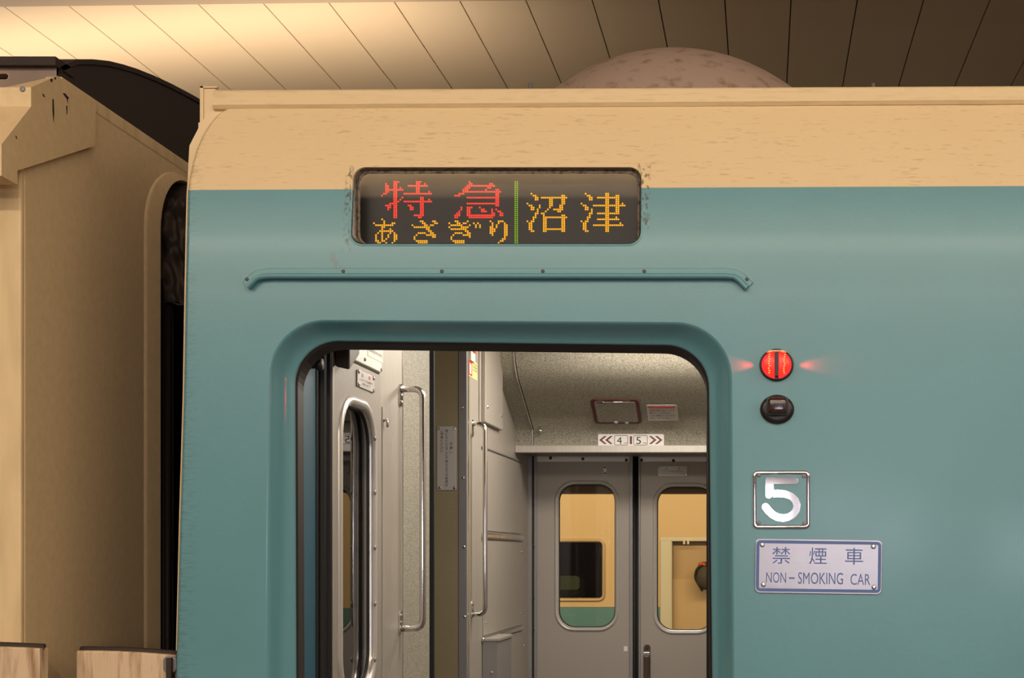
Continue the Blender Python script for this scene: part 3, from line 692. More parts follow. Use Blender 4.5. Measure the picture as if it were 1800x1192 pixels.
# grab rails
def grab(pxw, py0, py1, X, stand, label):
    u, vt = wl(pxw, py0, X); vb = wl(pxw, py1, X)[1]; M = side(X)
    pth = bend([M(u, vt, 0), M(u, vt, stand), M(u, vb, stand), M(u, vb, 0)], .022)
    t = G().tube(pth, .0075, 12).go('grab_rail', 'chrome', car, True, label)
    for v_ in (vt, vb):
        s_ = -1 if v_ == vt else 1
        g = G(); g.prism(M, rr(u-.012, u+.012, min(v_-s_*.012, v_+s_*.04), max(v_-s_*.012, v_+s_*.04), .008), 0, .004); bk = bev(g.go('bracket', 'chrome', t), .001)
        for k in (.014, .03): screw(t, M, u, v_+s_*k, .004, .005, 'chrome')
grab(703, 684, 1105, XN, .052, 'chrome grab rail beside the folded door leaf')
grab(829, 745, 1080, XF, .040, 'chrome grab rail beyond the passage')
# small wall box
a = fpt(847, 1150)[0]; xr = up(876, a); zt2 = vp(1124, a); b = -(xr)*F/(CX-899)-D
g = G(); g.box((XF, a, ZFL+.75), (xr, b, zt2)); ub = bev(g.go('utility_box', 'metal_grey', car, False, 'small grey metal box low on the vestibule wall'), .003)
screw(ub, front(a), up(864, a), vp(1183, a), 0, .005, 'metal_grey'); 
g = G(); g.box((XF+.004, a-.004, zt2-.006), (xr+.004, b+.003, zt2+.004)); bev(g.go('lid', 'metal', ub), .002)
# bulkhead over the far door
def bulk(x0, x1):
    g = G(); rings = [[(x, y, ZC+h) for y, h in HB] for x in (x0, x1)]; g.loops(rings, False); return sharp(g.go('bulkhead_panel', 'speckle', car), 60)
xs = up(938, 2.52)
o1 = bulk(XF, xs-.004); o2 = bulk(xs+.002, -.03)
for o_, dx in ((0, 0),):
    g = G(); g.loops([[(xs-.004, y, ZC+h) for y, h in HB], [(xs-.0045, y-.003, ZC+h-.002) for y, h in HB], [(xs+.000, y-.003, ZC+h-.002) for y, h in HB], [(xs+.0005, y+.006, ZC+h+.006) for y, h in HB], [(xs+.002, y+.006, ZC+h+.006) for y, h in HB]], False); g.go('seam_trim', 'chrome_soft', car)
g = G(); g.box((XF, 2.50, ZC+.358), (-.03, 2.525, ZC+.384)); bev(g.go('header_strip', 'metal', car), .003)
g = G(); g.box((XF, 2.525, ZC+.366), (-.03, YF+.06, ZC+.40)); g.go('header_soffit', 'metal_grey', car)
g = G(); g.box((XF-.05, YF+.03, ZC+.366), (.05, YF+.06, ZC+.76)).box((XF-.2, YF+.03, ZFL), (XF+.005, YF+.06, ZC+.76)).box((-.105, YF+.03, ZFL), (.4, YF+.06, ZC+.76)); g.go('far_side', 'metal_grey', car)
# small items on the bulkhead; slanted underside mapping
h0, h1 = HB[1], HB[4]
sd = Vector((0, h1[0]-h0[0], h1[1]-h0[1])); sl_ = sd.length; sd.normalize(); nv = Vector((0, -sd.z, sd.y)); nv = nv if nv.z < 0 else -nv
def MS(u, t, w=0): q = Vector((u, h0[0], ZC+h0[1]))+sd*t+nv*(w+.003); return tuple(q)
def spx(px, py):                                    # pixel -> (x, t) on the slanted underside
    d = Vector(((px-CX)/F, 1, (CY-py)/F)); o = Vector((0, -D, ZC)); p0 = Vector((0, h0[0], ZC+h0[1]))+nv*.003
    k = (p0-o).dot(nv)/d.dot(nv); q = o+d*k; return (q.x, (q-p0).dot(sd))
def quad(M, P, w0, w1, name, m, parent, **k): g = G(); g.prism(M, P, w0, w1); return g.go(name, m, parent, **k)
c4 = [spx(*p) for p in ((1051, 744), (1125, 744), (1118, 705), (1038, 703))]
xa, xb = (c4[0][0]+c4[3][0])/2, (c4[1][0]+c4[2][0])/2; ta, tb_ = (c4[0][1]+c4[1][1])/2, (c4[2][1]+c4[3][1])/2
ht = G(); ht.loops(rring(MS, (xa-.006, xb+.008, ta-.002, tb_+.006, .018), [(0, -.002), (0, .0012), (.011, .0012), (.011, -.001)])); ht = ht.go('emergency_hatch', 'hatch_red', car, False, 'small hatch with a dark red outline above the far door')
quad(MS, rr(xa+.006, xb-.004, ta+.009, tb_-.006, .008), -.001, .001, 'hatch_lid', 'speckle', ht)
g = G(); g.tube([MS(xa+.008, tb_-.006, .003), MS(xb-.006, tb_-.006, .003)], .002, 8); g.go('hinge_pin', 'chrome_soft', ht, True)
for f in (.17, .78):
    g = G(); q = xa+(xb-xa)*f; g.prism(MS, [(q-.013, tb_-.010), (q+.013, tb_-.010), (q+.013, tb_-.003), (q-.013, tb_-.003)], 0, .005); bev(g.go('hinge', 'chrome', ht), .001)
q = spx(1083, 739); g = G(); g.tube([MS(q[0], q[1], 0), MS(q[0], q[1], .008)], .008, 14); bev(g.go('lock', 'chrome', ht), .001)
q = spx(1102, 743); quad(MS, [(q[0]-.006, q[1]-.006), (q[0]+.006, q[1]-.006), (q[0]+.006, q[1]+.006), (q[0]-.006, q[1]+.006)], 0, .002, 'seal_tag', 'plate_grey', ht)
c4 = [spx(*p) for p in ((1139, 739), (1193, 739), (1190, 712), (1136, 711))]
xa, xb = (c4[0][0]+c4[3][0])/2, (c4[1][0]+c4[2][0])/2; ta, tb_ = (c4[0][1]+c4[1][1])/2, (c4[2][1]+c4[3][1])/2
dn = quad(MS, rr(xa, xb, ta, tb_, .006), 0, .002, 'instruction_plate', 'notice_dim', car, label='dim metal instruction plate with a red heading bar')
quad(MS, [(xa+.006, tb_-.02), (xb-.008, tb_-.02), (xb-.008, tb_-.010), (xa+.006, tb_-.010)], .002, .0025, 'heading_bar', 'sticker_red', dn)
g = G()
for i, t_ in enumerate(('非常の場合は手でドアを', '開けることができます', 'ふたを開けてコックを', '引いて下さい')): put_text(g, MS, t_, xa+.010, xb-.012-.012*(i % 2), tb_-.040-.0175*i, tb_-.029-.0175*i, .0026)
g.go('lettering', 'ink', dn)
for q in ((xa+.004, tb_-.004), (xb-.004, tb_-.004), (xa+.004, ta+.004), (xb-.004, ta+.004)): screw(dn, MS, q[0], q[1], .002, .004, 'chrome')
q = spx(949, 752); g = G(); g.tube([MS(q[0], q[1]+.006, 0), MS(q[0], q[1]+.006, .012), MS(q[0]+.008, q[1]+.008, .02)], .005, 8); g.tube([MS(q[0]-.008, q[1], .012), MS(q[0]+.01, q[1], .012)], .004, 8); g.go('hook', 'chrome', car, True)
# direction sign 4 | 5
YS = 2.512; MSg = front(YS)
def sg(x, y): return fr(1030+x/10, 695+y/10, YS)          # coordinates measured in a tenfold enlargement
p0, p1 = sg(212, 897), sg(1372, 683)
sign = quad(MSg, rr(p0[0], p1[0], p0[1], p1[1], .006), 0, .002, 'direction_sign', 'sign_white', car, label='white sign with chevrons pointing to cars four and five')
ma = tilt(MSg, (p0[0]+p1[0])/2, (p0[1]+p1[1])/2, -.010)
g = G()
for x, d in ((235, 1), (340, 1), (1345, -1), (1240, -1)):
    P = [(x, 787), (x+d*90, 716), (x+d*132, 716), (x+d*48, 787), (x+d*132, 858), (x+d*90, 858)]
    g.prism(MSg, [sg(*q) for q in P], .002, .0026)
g.prism(MSg, [sg(*q) for q in ((772, 860), (810, 860), (810, 720), (772, 720))], .002, .0026); g.go('chevrons', 'sign_red', sign)
for x0, x1, dgt in ((498, 742, '4'), (835, 1085, '5')):
    g = G(); q0, q1 = sg(x0, 878), sg(x1, 703); g.loops(rring(MSg, (q0[0], q1[0], q0[1], q1[1], .005), [(0, .0022), (.0012, .0024), (.002, .0022)])); g.go('number_outline', 'ink_grey', sign)
    g = G(); dx = x0-498; q0, q1 = sg(545+dx, 858), sg(632+dx, 732); put_text(g, MSg, dgt, q0[0], q1[0], q0[1], q1[1], .0026)
    q0, q1 = sg(660+dx, 856), sg(728+dx, 828); put_text(g, MSg, '号車', q0[0], q1[0], q0[1], q1[1], .0026); g.go('number', 'ink', sign)
# ------------------------------------------------------------------ door leaves
def leaf(M, u0, u1, z0, z1, win, matn, label, th=.03, sgn=1):
    """folding door leaf on mapping M, win=(u0,u1,z0,z1,r)"""
    bm = bmesh.new(); 
    def lp(P, w_):
        vs = [bm.verts.new(M(u, v, w_)) for u, v in P]; return [bm.edges.new((vs[i], vs[(i+1) % len(vs)])) for i in range(len(vs))]
    for w_ in (0, -th):
        e = lp([(u0, z0), (u1, z0), (u1, z1), (u0, z1)], w_)+lp(rr(*win), w_)
        bmesh.ops.triangle_fill(bm, edges=e, use_beauty=True, use_dissolve=False)
    me = bpy.data.meshes.new('door_leaf')
    g = G(); g.loops([[M(u, v, 0) for u, v in ((u0, z0), (u1, z0), (u1, z1), (u0, z1))], [M(u, v, -th) for u, v in ((u0, z0), (u1, z0), (u1, z1), (u0, z1))]])
    g.loops([[M(u, v, 0) for u, v in rr(*win)], [M(u, v, -th) for u, v in rr(*win)]])
    vs = [bm.verts.new(p) for p in g.V]
    for f in g.F: bm.faces.new([vs[i] for i in f])
    bmesh.ops.remove_doubles(bm, verts=bm.verts, dist=1e-5); bmesh.ops.recalc_face_normals(bm, faces=bm.faces); bm.to_mesh(me); bm.free()
    me.materials.append(MAT[matn]); o = bpy.data.objects.new('door_leaf', me); link(o, car); o['label'] = label
    return o
def window_bits(o, M, win, fw, th, depth, gmat, lean=0.0):
    x0, x1, z0, z1, r = win; R = (x0-fw, x1+fw, z0-fw, z1+fw, r+fw)
    g = G(); g.loops(rring(M, R, [(0, 0), (.002, .004), (fw*.5, .007), (fw*.85, .004), (fw+.0015, -.004), (fw+.002, -depth)], 8)); sharp(g.go('window_frame', 'frame_alu', o), 50)
    g = G(); g.loops(rring(M, (x0+.002, x1-.002, z0+.002, z1-.002, r), [(0, -depth+.006), (.0025, -depth+.004), (.003, -depth)], 8)); g.go('window_seal', 'rubber', o)
    pts = rr(x0, x1, z0, z1, r, 8); g = G(); g.add([M(u, v, -depth-lean*(u-(x0+x1)/2)) for u, v in pts], [tuple(range(len(pts)))]); g.go('pane', gmat, o)
# far left leaf, far right leaf
zl0 = ZFL+.01
zt3 = vp(802, YF)
wl_ = lambda a, b, c, d: (*[up(q, YF) for q in (a, b)], vp(d, YF), vp(c, YF))
W1 = (*wl_(981, 1082, 851, 1104), .062); W2 = (*wl_(1154, 1255, 855, 1109), .062)
L1 = leaf(MB, up(944, YF), up(1112.5, YF), zl0, zt3, W1, 'leaf', 'grey door leaf with a window, hinged beside the vestibule wall')
window_bits(L1, MB, W1, .014, .03, .016, 'glass')
L2 = leaf(MB, up(1122.5, YF), -.10, zl0, zt3, W2, 'leaf', 'grey door leaf with a brown pull handle')
window_bits(L2, MB, W2, .014, .03, .016, 'glass')
for L_, pa, pb, pts in ((L1, 944, 1107, ((968, 803.5), (1025, 805), (1101.5, 807))), (L2, 1124, 1250, ((1128, 807), (1184, 808)))):
    g = G(); a, b = fr(pa, 812, YF), fr(pb, 802, YF); g.box((a[0], YF-.006, a[1]), (b[0], YF, b[1])); bev(g.go('top_rail', 'frame_alu', L_), .002)
    for px, py in pts: u, v = fr(px, py+2, YF); screw(L_, MB, u, v, .006, .006, 'ink')
for L_, pa, pb in ((L1, 939, 944.5), (L1, 1106.5, 1112.5), (L2, 1122.5, 1126)):
    g = G(); g.box((up(pa, YF), YF-.008, zl0), (up(pb, YF), YF+.001, zt3)); bev(g.go('edge_strip', 'metal_grey', L_), .002)
for u, Lx in ((up(1115, YF), L1), (up(1120.3, YF), L2)):
    g = G(); g.tube([(u, YF+.012, zl0), (u, YF+.012, zt3)], .0065, 8); g.go('edge_rubber', 'black', Lx, True)
g = G(); g.box((up(1113, YF), YF+.02, zl0), (up(1123, YF), YF+.028, zt3)); g.go('gap_seal', 'black', car)
# oval lock cover, notice, sticker, handle
g = G(); u, v = fr(1063.5, 827, YF); g.prism(MB, rr(u-.005, u+.005, v-.018, v+.018, .0049), 0, .004); ov = bev(g.go('lock_cover', 'white_plastic', L1), .0015)
for dz in (-.011, .011): screw(L1, MB, u, v+dz, .004, .0038, 'ink')
q = fr(1100, 1140.5, YF); quad(MB, [(q[0]-.007, q[1]-.009), (q[0]+.007, q[1]-.009), (q[0]+.007, q[1]+.009), (q[0]-.007, q[1]+.009)], 0, .001, 'small_sticker', 'sign_white', L1)
nq = G(); p0, p1 = fr(1156.5, 837, YF), fr(1208, 819.5, YF); nq.prism(MB, rr(p0[0], p1[0], p0[1], p1[1], .003), 0, .003)
nq = bev(nq.go('caution_plate', 'plate_grey', car, False, 'small caution plate on the far door leaf'), .001)
def rel(a, b): return (p0[0]+(p1[0]-p0[0])*a, p0[1]+(p1[1]-p0[1])*b)
g = G()
for tx, a, b, c, d in (('注', .24, .33, .64, .88), ('このドアは内側に開きます', .12, .88, .38, .56), ('よりかからないでください', .10, .92, .12, .30)):
    q0, q1 = rel(a, c), rel(b, d); put_text(g, MB, tx, q0[0], q1[0], q0[1], q1[1], .0034)
g.go('lettering', 'ink_grey', nq)
g = G(); q0, q1 = rel(.67, .64), rel(.78, .88); put_text(g, MB, '意', q0[0], q1[0], q0[1], q1[1], .0034); g.go('red_lettering', 'sticker_red', nq)
for a, b in ((.04, .84), (.95, .84), (.04, .15), (.95, .15)): u, v = rel(a, b); screw(nq, MB, u, v, .003, .0045, 'chrome')
hx, hz0, hz1 = up(1137.5, YF), vp(1215, YF), vp(1133, YF)
g = G(); g.prism(MB, rr(hx-.0125, hx+.0125, hz0, hz1, .012), 0, .004); hd = bev(g.go('pull_handle', 'handle_brown', L2), .001)
g = G(); z2 = vp(1152, YF); g.box((hx-.011, YF-.028, hz0+.01), (hx+.011, YF-.012, z2)); bev(g.go('handle_grip', 'handle_brown', L2), .004)
g = G(); g.box((hx-.0115, YF-.026, z2), (hx+.0115, YF-.004, z2+.014)); bev(g.go('handle_clip', 'chrome_soft', L2), .002)
screw(L2, MB, hx, vp(1140, YF), .004, .005, 'ink')
# door frame at the far left corner
for i, (pa, pb, dy, m) in enumerate(((917, 921.5, .03, 'metal_grey'), (922, 927, .02, 'metal_wall'), (927.5, 935, .012, 'metal_grey'))):
    y1 = YF-dy; a, b = up(pa, y1), up(pb, y1)
    g = G(); g.box((max(a, XF-.01), y1-.004, ZFL), (b, YF+.04, ZC+.366)); bev(g.go('door_post', m, car), .002)
g = G(); g.box((up(935, YF), YF-.004, ZFL), (up(940, YF), YF+.04, ZC+.366)); g.go('hinge_gap', 'rubber', car)
for py in (888, 962, 1052, 1108): u, v = fr(938, py, YF-.006); screw(car, front(YF-.006), u, v, 0, .005, 'ink')
# folded near leaf
W3u0, W3u1 = wpt(592, 900)[0], wpt(655, 900)[0]
W3 = (W3u0+.014, W3u1-.014, ZC-.29+.016, ZC+.316-.016, .075)
ML = side(XN+.004)
L3 = leaf(ML, yN[0], yN[1]-.004, zl0, zt_-.006, W3, 'near_leaf', 'folded grey door leaf with a tall window, swung against the near wall', .03)
window_bits(L3, ML, W3, .020, .03, .012, 'dark_glass', .05)
g = G(); g.box((XN-.026, yN[0]-.010, zl0), (XN+.006, yN[0]+.004, zt_+.03)); bev(g.go('edge_strip', 'metal', L3), .003)
g = G(); pts = rr(W3[0]-.01, W3[1]+.01, W3[2]-.01, W3[3]+.01, .07); g.add([ML(u, v, -.028) for u, v in pts], [tuple(range(len(pts)))]); g.go('backing', 'metal_grey', L3)
for py in (771, 866, 963, 1062, 1160):
    u, v = wpt(650, py); screw(L3, ML, u, v, .006, .0055, 'metal_grey')
np2 = G(); a, b = wpt(622.5, 670), wpt(652.5, 690); z1_, z0_ = wpt(623, 649)[1], wpt(623, 679)[1]
np2.prism(ML, rr(a[0], b[0], z0_, z1_, .004), 0, .003); np2 = bev(np2.go('caution_plate', 'plate_grey', car, False, 'caution plate on the folded door leaf'), .001)
def rel2(a_, b_): return (a[0]+(b[0]-a[0])*a_, z0_+(z1_-z0_)*b_)
g = G()
for tx, a_, b_, c_, d_ in (('注', .20, .34, .66, .88), ('このドアは自動で', .12, .88, .40, .56), ('開きます', .30, .75, .18, .32)):
    q0, q1 = rel2(a_, c_), rel2(b_, d_); put_text(g, ML, tx, q0[0], q1[0], q0[1], q1[1], .0034)
g.go('lettering', 'ink_grey', np2)
g = G(); q0, q1 = rel2(.62, .66), rel2(.76, .88); put_text(g, ML, '意', q0[0], q1[0], q0[1], q1[1], .0034); g.go('red_lettering', 'sticker_red', np2)
for a_, b_ in ((.06, .88), (.94, .88), (.06, .12), (.94, .12)): u, v = rel2(a_, b_); screw(np2, ML, u, v, .003, .0045, 'chrome')
# dark door arm bracket over the folded leaf
g = G(); q = lambda px, py, Zd: ((px-CX)/F*Zd, Zd-D, (CY-py)/F*Zd+ZC)
A_, B_, C_, D_ = q(589, 645, 2.735), q(615, 651, 2.735), q(632, 624, 2.87), q(610, 627, 2.87)
up_ = lambda p: (p[0], p[1], ZC+.46)
g.loops([[A_, B_, C_, D_], [up_(A_), up_(B_), up_(C_), up_(D_)]], True, True, True); bev(g.go('door_arm', 'hardware', car), .004)
# ------------------------------------------------------------------ gap guard sheets between the cars
def guard(name, pxs, pyl, pyr, Y, parent, label):
    g = G(); n = 14; t0 = []
    for k in range(n+1):
        f = k/n; px = pxs[0]+(pxs[1]-pxs[0])*f; py = pyl+(pyr-pyl)*f-3*math.sin(math.pi*f); u, v = fr(px, py, Y); t0.append((u, Y+.010*math.sin(math.pi*f*1.0)*-1, v))
    th = .028
    f0 = [(x, y, .35) for x, y, z in t0]; b0 = [(x, y+th, z) for x, y, z in t0]; b1 = [(x, y+th, .35) for x, y, z in t0]
    g.loops([f0, t0, b0, b1, f0], False); g.add([f0[0], t0[0], b0[0], b1[0]], [(0, 1, 2, 3)]).add([f0[-1], t0[-1], b0[-1], b1[-1]], [(0, 1, 2, 3)])
    o = bev(g.go(name, 'guard', parent, False, label), .003)
    g = G(); g.tube([(x, y+th*.62, z+.001) for x, y, z in t0], .006, 8); g.go('rubber_edge', 'guard_dark', o, True)
    return o
gd = guard('gap_guard', (135, 309), 1144, 1152, .03, car, 'peeling cream sheet guarding the gap beside the teal corner')
u, v = fr(298, 1168, .02)
g = G(); g.prism(front(.028), rr(u-.012, u+.012, v-.015, v+.014, .008), 0, .008); bk = bev(g.go('clamp', 'metal_grey', gd), .002)
g = G(); g.box((u-.003, .012, v-.10), (u+.006, .03, v+.012)); g.go('clamp_bar', 'guard_dark', gd)
# ================================================================== NEIGHBOURING CAR
XW = -1.312
nb = thing('train_car', 'cream end of the neighbouring car across the narrow gap', 'train car', (-1.9, 1.45, -.2))
W_ = lambda px, py, X=XW: wl(px, py, X)
XL = -3.4
g = G(); g.box((XL, 0, .1), (XW+.009, .04, ZC+.70))
bev(g.go('side_panel', 'cream_worn', nb), .004)
op = []
yo, zo, ro = .555, ZC+.835, .14; y2 = 2.25
op = [(yo, .1), (yo, zo-ro)]+[(yo+ro-ro*math.cos(math.pi/2*k/10), zo-ro+ro*math.sin(math.pi/2*k/10)) for k in range(1, 11)]
op2 = [(y2-ro+ro*math.sin(math.pi/2*k/10), zo-ro+ro*math.cos(math.pi/2*k/10)) for k in range(0, 11)]+[(y2, .1)]
zT = ZC+.866
outer = [(0.012, .1), (0.012, ZC+.73), (.16, ZC+.80), (.16, zT), (2.84, zT), (2.84, .1)]
bm = bmesh.new(); P = outer+op2[::-1]+op[::-1]
vs = [bm.verts.new((XW, y, z)) for y, z in P]; es = [bm.edges.new((vs[i], vs[(i+1) % len(vs)])) for i in range(len(vs))]
bmesh.ops.triangle_fill(bm, edges=es, use_beauty=True, use_dissolve=False); bmesh.ops.recalc_face_normals(bm, faces=bm.faces)
me = bpy.data.meshes.new('end_wall'); bm.to_mesh(me); bm.free(); me.materials.append(MAT['cream_end']); o = bpy.data.objects.new('end_wall', me); link(o, nb)
md = o.modifiers.new('thickness', 'SOLIDIFY'); md.thickness = .02; md.offset = 0
full = op+op2
def offp(P, d):
    out = []
    for i, p in enumerate(P):
        a = Vector(P[max(i-1, 0)]); b = Vector(P[min(i+1, len(P)-1)]); t = (b-a).normalized(); out.append((p[0]-t.y*d, p[1]+t.x*d*.24))
    return out
g = G(); MW = side(XW)
g.loops([[MW(u, v, w_) for u, v in offp(full, d_)] for d_, w_ in ((.130, .0102), (.10, .0108), (.064, .0115), (.058, .0145), (.052, .0155), (.006, .022), (0, .020), (0, -.05))], False)
sharp(g.go('gangway_frame', 'cream_end', nb), 20)
g = G(); g.box((XW-.02, 0.14, zT-.004), (XW+.012, 2.7, zT+.022)); bev(g.go('ledge', 'cream_worn', nb), .003)
# dark upper end wall below the curved roof
ap = [(105, 118), (135, 105), (162, 105), (190, 108), (215, 114), (240, 122), (270, 134), (300, 148), (325, 161), (345, 172), (372, 190)]
rf = [W_(*p) for p in ap]+[(1.15, ZC+1.075), (1.45, ZC+1.08)]
rf += [(2.9-y, z) for y, z in rf[::-1][1:]]
g = G(); pts = rf+[(2.75, zT-.01), (.15, zT-.01)]
g.add([(XW-.002, y, z) for y, z in pts], [tuple(range(len(pts)))]); g.add([(XW-.03, y, z) for y, z in pts], [tuple(range(len(pts)))]); g.go('upper_end_wall', 'dark_end', nb)
g = G(); g.loops([[(x, y, z+.001) for y, z in rf] for x in (XW+.002, XL)], False); g.loops([[(XW+.002, y, z+.001) for y, z in rf], [(XW+.002, y, z-.009) for y, z in rf]], False); sharp(g.go('roof', 'dark_end', nb), 40)
# roof fascia with slot
yf_ = W_(105, 120)[0]; zf1 = W_(105, 117)[1]
p0, p1 = fr(-60, 141, yf_), fr(16.5, 131, yf_); slot = rr(p0[0], p1[0], p0[1], p1[1], .005)
bm = bmesh.new(); es = []
for P in ([(XL, zT-.06), (XW-.004, zT-.06), (XW-.004, zf1), (XL, zf1)], slot):
    vs = [bm.verts.new((u, yf_-.004, v)) for u, v in P]; es += [bm.edges.new((vs[i], vs[(i+1) % len(vs)])) for i in range(len(vs))]
bmesh.ops.triangle_fill(bm, edges=es, use_beauty=True, use_dissolve=False, normal=(0, -1, 0)); bmesh.ops.recalc_face_normals(bm, faces=bm.faces)
me = bpy.data.meshes.new('roof_fascia'); bm.to_mesh(me); bm.free(); me.materials.append(MAT['roof_grey']); o = bpy.data.objects.new('roof_fascia', me); link(o, nb)
g = G(); g.box((XL, yf_-.02, zf1-.004), (XW+.002, yf_+.05, zf1+.012)); g.go('fascia_cap', 'dark_end', nb)
g = G(); g.loops([[(u, y_, v) for u, v in slot] for y_ in (yf_-.004, yf_+.02)]); g.go('fascia_slot', 'roof_grey', nb)
g = G(); g.loops(rring(front(yf_-.004), (p0[0]-.002, p1[0]+.002, p0[1]-.002, p1[1]+.002, .007), [(0, 0), (.001, .0015), (.002, .0006)])); g.go('slot_rim', 'opp_frame', nb)
# cornice that carries the gutter
XC_ = -1.288
cp = [(101, 133), (168.7, 178), (167.7, 256), (31, 300), (31, 325), (2.6, 309), (2.6, 254), (54.6, 187), (54.6, 153.5)]
cw = [wl(*p, XC_) for p in cp]
g = G()
g.add([(XC_, y, z) for y, z in cw], [(0, 1, 2, 3, 7, 8), (3, 4, 5, 6, 7)]); cw2 = list(cw); cw2[0] = (cw[8][0]+.015, cw[8][1]+.003); cw2[1] = (cw[1][0], cw[8][1]-.005)
g.loops([[(XC_, y, z) for y, z in cw], [(XC_-.062, y, z) for y, z in cw2], [(XL, y, z) for y, z in cw2]]); g.add([(XL, y, z) for y, z in cw2], [(0, 1, 2, 3, 7, 8), (3, 4, 5, 6, 7)])
co = g.go('gutter_cornice', 'cream_end', nb, False, 'faceted cream cornice end stained with dark scuffs')
u, v = fr(40, 157, cw[8][0]); screw(co, front(cw[8][0]), u, v, 0, .005, 'metal_grey')
# scuffs on the cornice end plate: flat dark flakes
MC = side(XC_)
for P in ([(110, 164), (114, 164), (121, 172), (119, 175), (119, 182), (117, 174)], [(92, 174), (94, 174), (95, 196), (94, 216), (92, 195)], [(74, 165), (76, 165), (79, 170), (77, 171)], [(27, 238), (29, 240), (30, 245), (28, 243)], [(88, 139), (92, 138), (92, 144), (89, 144)], [(95, 136), (98, 135), (98, 140), (96, 140)], [(116, 186), (118, 186), (118, 201), (117, 201)]):
    g = G(); g.prism(MC, [wl(x, y, XC_) for x, y in P], 0, .0005); g.go('scuff', 'guard_dark', co)
# gangway bellows: hanging leather flap, dark interior and pole
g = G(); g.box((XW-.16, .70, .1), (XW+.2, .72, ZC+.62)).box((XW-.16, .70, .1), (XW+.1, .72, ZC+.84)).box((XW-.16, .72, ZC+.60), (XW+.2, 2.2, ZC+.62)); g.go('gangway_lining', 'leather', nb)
g = G(); nx, nz_ = 14, 34; rows = []
fx0, fx1 = up(286, .64), up(334, .64); 
for j in range(nz_+1):
    v_ = vp(346, .64)+(vp(533, .64)-vp(346, .64))*j/nz_; row = []
    for i in range(nx+1):
        f = i/nx; wdt = .35+.65*min(1, j/12); x = fx0+.006*(1-min(1, j/9))+ (fx1-fx0)*f
        y = .645+.010*math.sin(f*7+j*.45)*(1-.5*j/nz_)+.008*math.sin(j*.9+f*3)*(1-j/nz_)+.006*math.sin(f*13-j*.3)
        row.append((x, y, v_+.006*math.sin(f*5)))
    rows.append(row)
g.loops(rows, False); lf = g.go('bellows_flap', 'leather', nb, True, 'crumpled brown leather flap hanging in the gangway gap')
g = G(); g.tube([(fx0+.004+.006*k, .640, vp(533, .64)+.004*math.sin(k*.8)) for k in range(10)], .0025, 6); g.go('hem', 'leather', lf, True)
g = G(); u = up(294, .66); g.tube([(u, .66, .2), (u, .66, ZC+.62)], .010, 12); g.go('bellows_pole', 'rubber_brown', nb, True)
g = G(); u = up(303, .68); g.tube([(u, .68, .2), (u, .68, ZC+.62)], .003, 8); g.go('bellows_cord', 'leather', nb, True)
guard('gap_guard', (-150, 70), 1136, 1140, -.045, nb, 'peeling cream sheet guarding the gap beside the neighbouring car')
# ================================================================== TRAIN ON THE FAR PLATFORM, seen through the door windows
YO = 13.5; MO = front(YO)
oc = thing('train_car', 'yellow-lit cream and blue train car seen through the far door windows', 'train car', (up(1100, YO), YO+.6, -.3))
def oq(a, b, c, d): p, q_ = fr(a, d, YO), fr(b, c, YO); return (p[0], q_[0], p[1], q_[1])
ztop = vp(869, YO); zst = vp(1067, YO)
wx = oq(905, 1063, 949, 1056)
dx = oq(1160, 1330, 944, 1400)
xl, xr2 = -5.2, 2.8
bm = bmesh.new()
def lp2(P): vs = [bm.verts.new((u, YO, v)) for u, v in P]; return [bm.edges.new((vs[i], vs[(i+1) % len(vs)])) for i in range(len(vs))]
e = lp2([(xl, zst), (dx[0], zst), (dx[0], dx[3]), (dx[1], dx[3]), (dx[1], zst), (xr2, zst), (xr2, ztop), (xl, ztop)])+lp2(rr(*wx, .07))
bmesh.ops.triangle_fill(bm, edges=e, use_beauty=True, use_dissolve=False); bmesh.ops.recalc_face_normals(bm, faces=bm.faces)
me = bpy.data.meshes.new('side_panel'); bm.to_mesh(me); bm.free(); me.materials.append(MAT['opp_cream']); o = bpy.data.objects.new('side_panel', me); link(o, oc)
md = o.modifiers.new('thickness', 'SOLIDIFY'); md.thickness = .05; md.offset = 0
g = G(); g.box((xl, YO-.02, zst-1.2), (dx[0], YO+.05, zst)).box((dx[1], YO-.02, zst-1.2), (xr2, YO+.05, zst)); g.go('blue_skirt', 'opp_blue', oc)
g = G(); g.loops(rring(front(YO-.025), (*wx, .07), [(-.012, -.01), (-.01, .012), (.016, .014), (.026, .0), (.03, -.05)])); g.go('window_frame', 'opp_frame', oc, True)
g = G(); pts = rr(*wx, .07); g.add([(u, YO+.02, v) for u, v in pts], [tuple(range(len(pts)))]); g.go('pane', 'dark_glass', oc)
g = G(); g.box((xl, YO+.9, zst-1.1), (xr2, YO+.95, ztop)); g.go('inner_wall', 'opp_dark', oc)
g = G(); g.loops([[(x, y, z) for y, z in ((YO-.01, ztop-.01), (YO-.03, ztop+.02), (YO+.1, ztop+.06), (YO+.5, ztop+.12), (YO+2.5, ztop+.12))] for x in (xl, xr2)], False); g.go('roof', 'dark_end', oc)
for px, w_, py_ in ((1000, .20, 1022), (940, .20, 1022)):      # seats behind that window
    u, v = fr(px, py_, YO+.45); g = G(); g.loops([[(u+a, YO+.45-c, b) for a, b in rr(-w_, w_, v-.5, v+.06, .09)] for c in (0, .10)], True, True, True); se = bev(g.go('seat', 'strap', oc), .03)
    g = G(); g.loops([[(u+a, YO+.35-c, b) for a, b in rr(-w_*.7, w_*.7, v-.10, v+.065, .05)] for c in (-.01, .015)], True, True, True); bev(g.go('headrest_cover', 'opp_seat', se), .01)
fw = (1182-1160)/F*(YO+D)
g = G(); g.box((dx[0], YO-.03, .2), (dx[0]+fw, YO+.06, dx[3]-.01)); bev(g.go('door_post', 'opp_white', oc), .02)
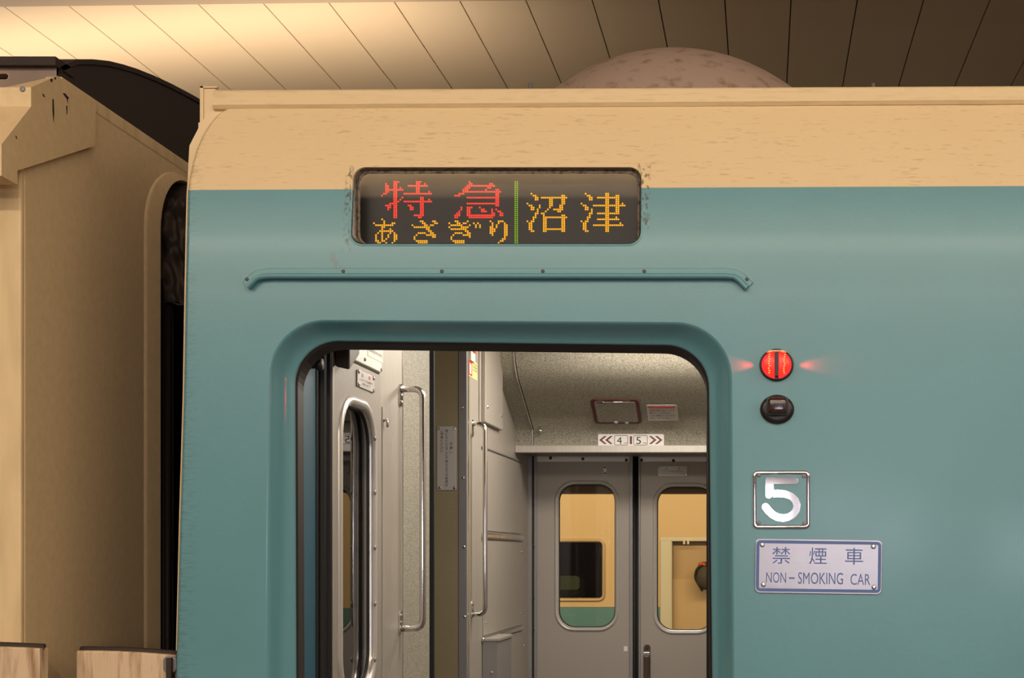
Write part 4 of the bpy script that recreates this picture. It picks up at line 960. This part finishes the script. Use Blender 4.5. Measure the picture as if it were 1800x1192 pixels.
g = G(); g.box((dx[1]-fw, YO-.03, .2), (dx[1], YO+.06, dx[3]-.01)); bev(g.go('door_post', 'opp_white', oc), .02)
g = G(); g.box((dx[0], YO-.032, dx[3]-.05), (dx[1], YO+.06, dx[3])); bev(g.go('door_top', 'opp_white', oc), .01)
for px in (1207, ):
    for k in (-4, 3): u, v = fr(px+k, 949, YO); g = G(); g.box((u-.012, YO-.06, v-.05), (u+.012, YO-.03, v)); g.go('hinge', 'opp_white', oc)
zm = vp(1019, YO)
g = G(); g.box((dx[0]+fw, YO+.10, zm), (dx[1]-fw, YO+.14, dx[3])); g.go('door_upper_panel', 'opp_tan', oc)
g = G(); g.box((dx[0]+fw, YO+.08, .2), (dx[1]-fw, YO+.14, zm)); g.go('door_lower_panel', 'opp_tan_light', oc)
# bag that hangs in front of that door, half hidden by the doorway
YB = YO-.16; u, v = fr(1243, 1012, YB)
bag = thing('bag', 'dark grey bag with orange trim glimpsed through the far right door window', 'bag', (u, YB, v-.17))
g = G(); rings = []
for k in range(9):
    t = -1+2*k/8; rw = .135*math.sqrt(max(1-t*t*.86, 0)); rings.append([(u+rw*math.cos(a), YB+.62*rw*math.sin(a), v+.155*t) for a in [2*math.pi*i/20 for i in range(20)]])
g.loops(rings, True, True, True); g.go('body', 'bag', bag, True)
g = G()
for a0 in (-2.6, -2.15, -1.2, -.7): g.tube([(u+.10*math.cos(a0+.1*k), YB+.075*math.sin(a0+.1*k), v+.122+.012*math.sin(k)) for k in range(5)], .016, 8)
g.go('orange_trim', 'orange', bag, True)
g = G(); g.tube(bend([(u-.03, YB-.06, v+.13), (u-.115, YB-.07, v+.08), (u-.135, YB-.03, v-.03), (u-.05, YB-.05, v-.17)], .04), .014, 8); g.go('strap', 'strap', bag, True)
hz = dx[3]-.05
g = G(); g.tube([(u+.05, YB, v+.13), (u+.05, YB+.04, hz-.01), (u+.05, YO-.04, hz+.01)], .010, 8); g.go('hanging_strap', 'strap', bag, True)
bpy.data.objects.remove(TXO)
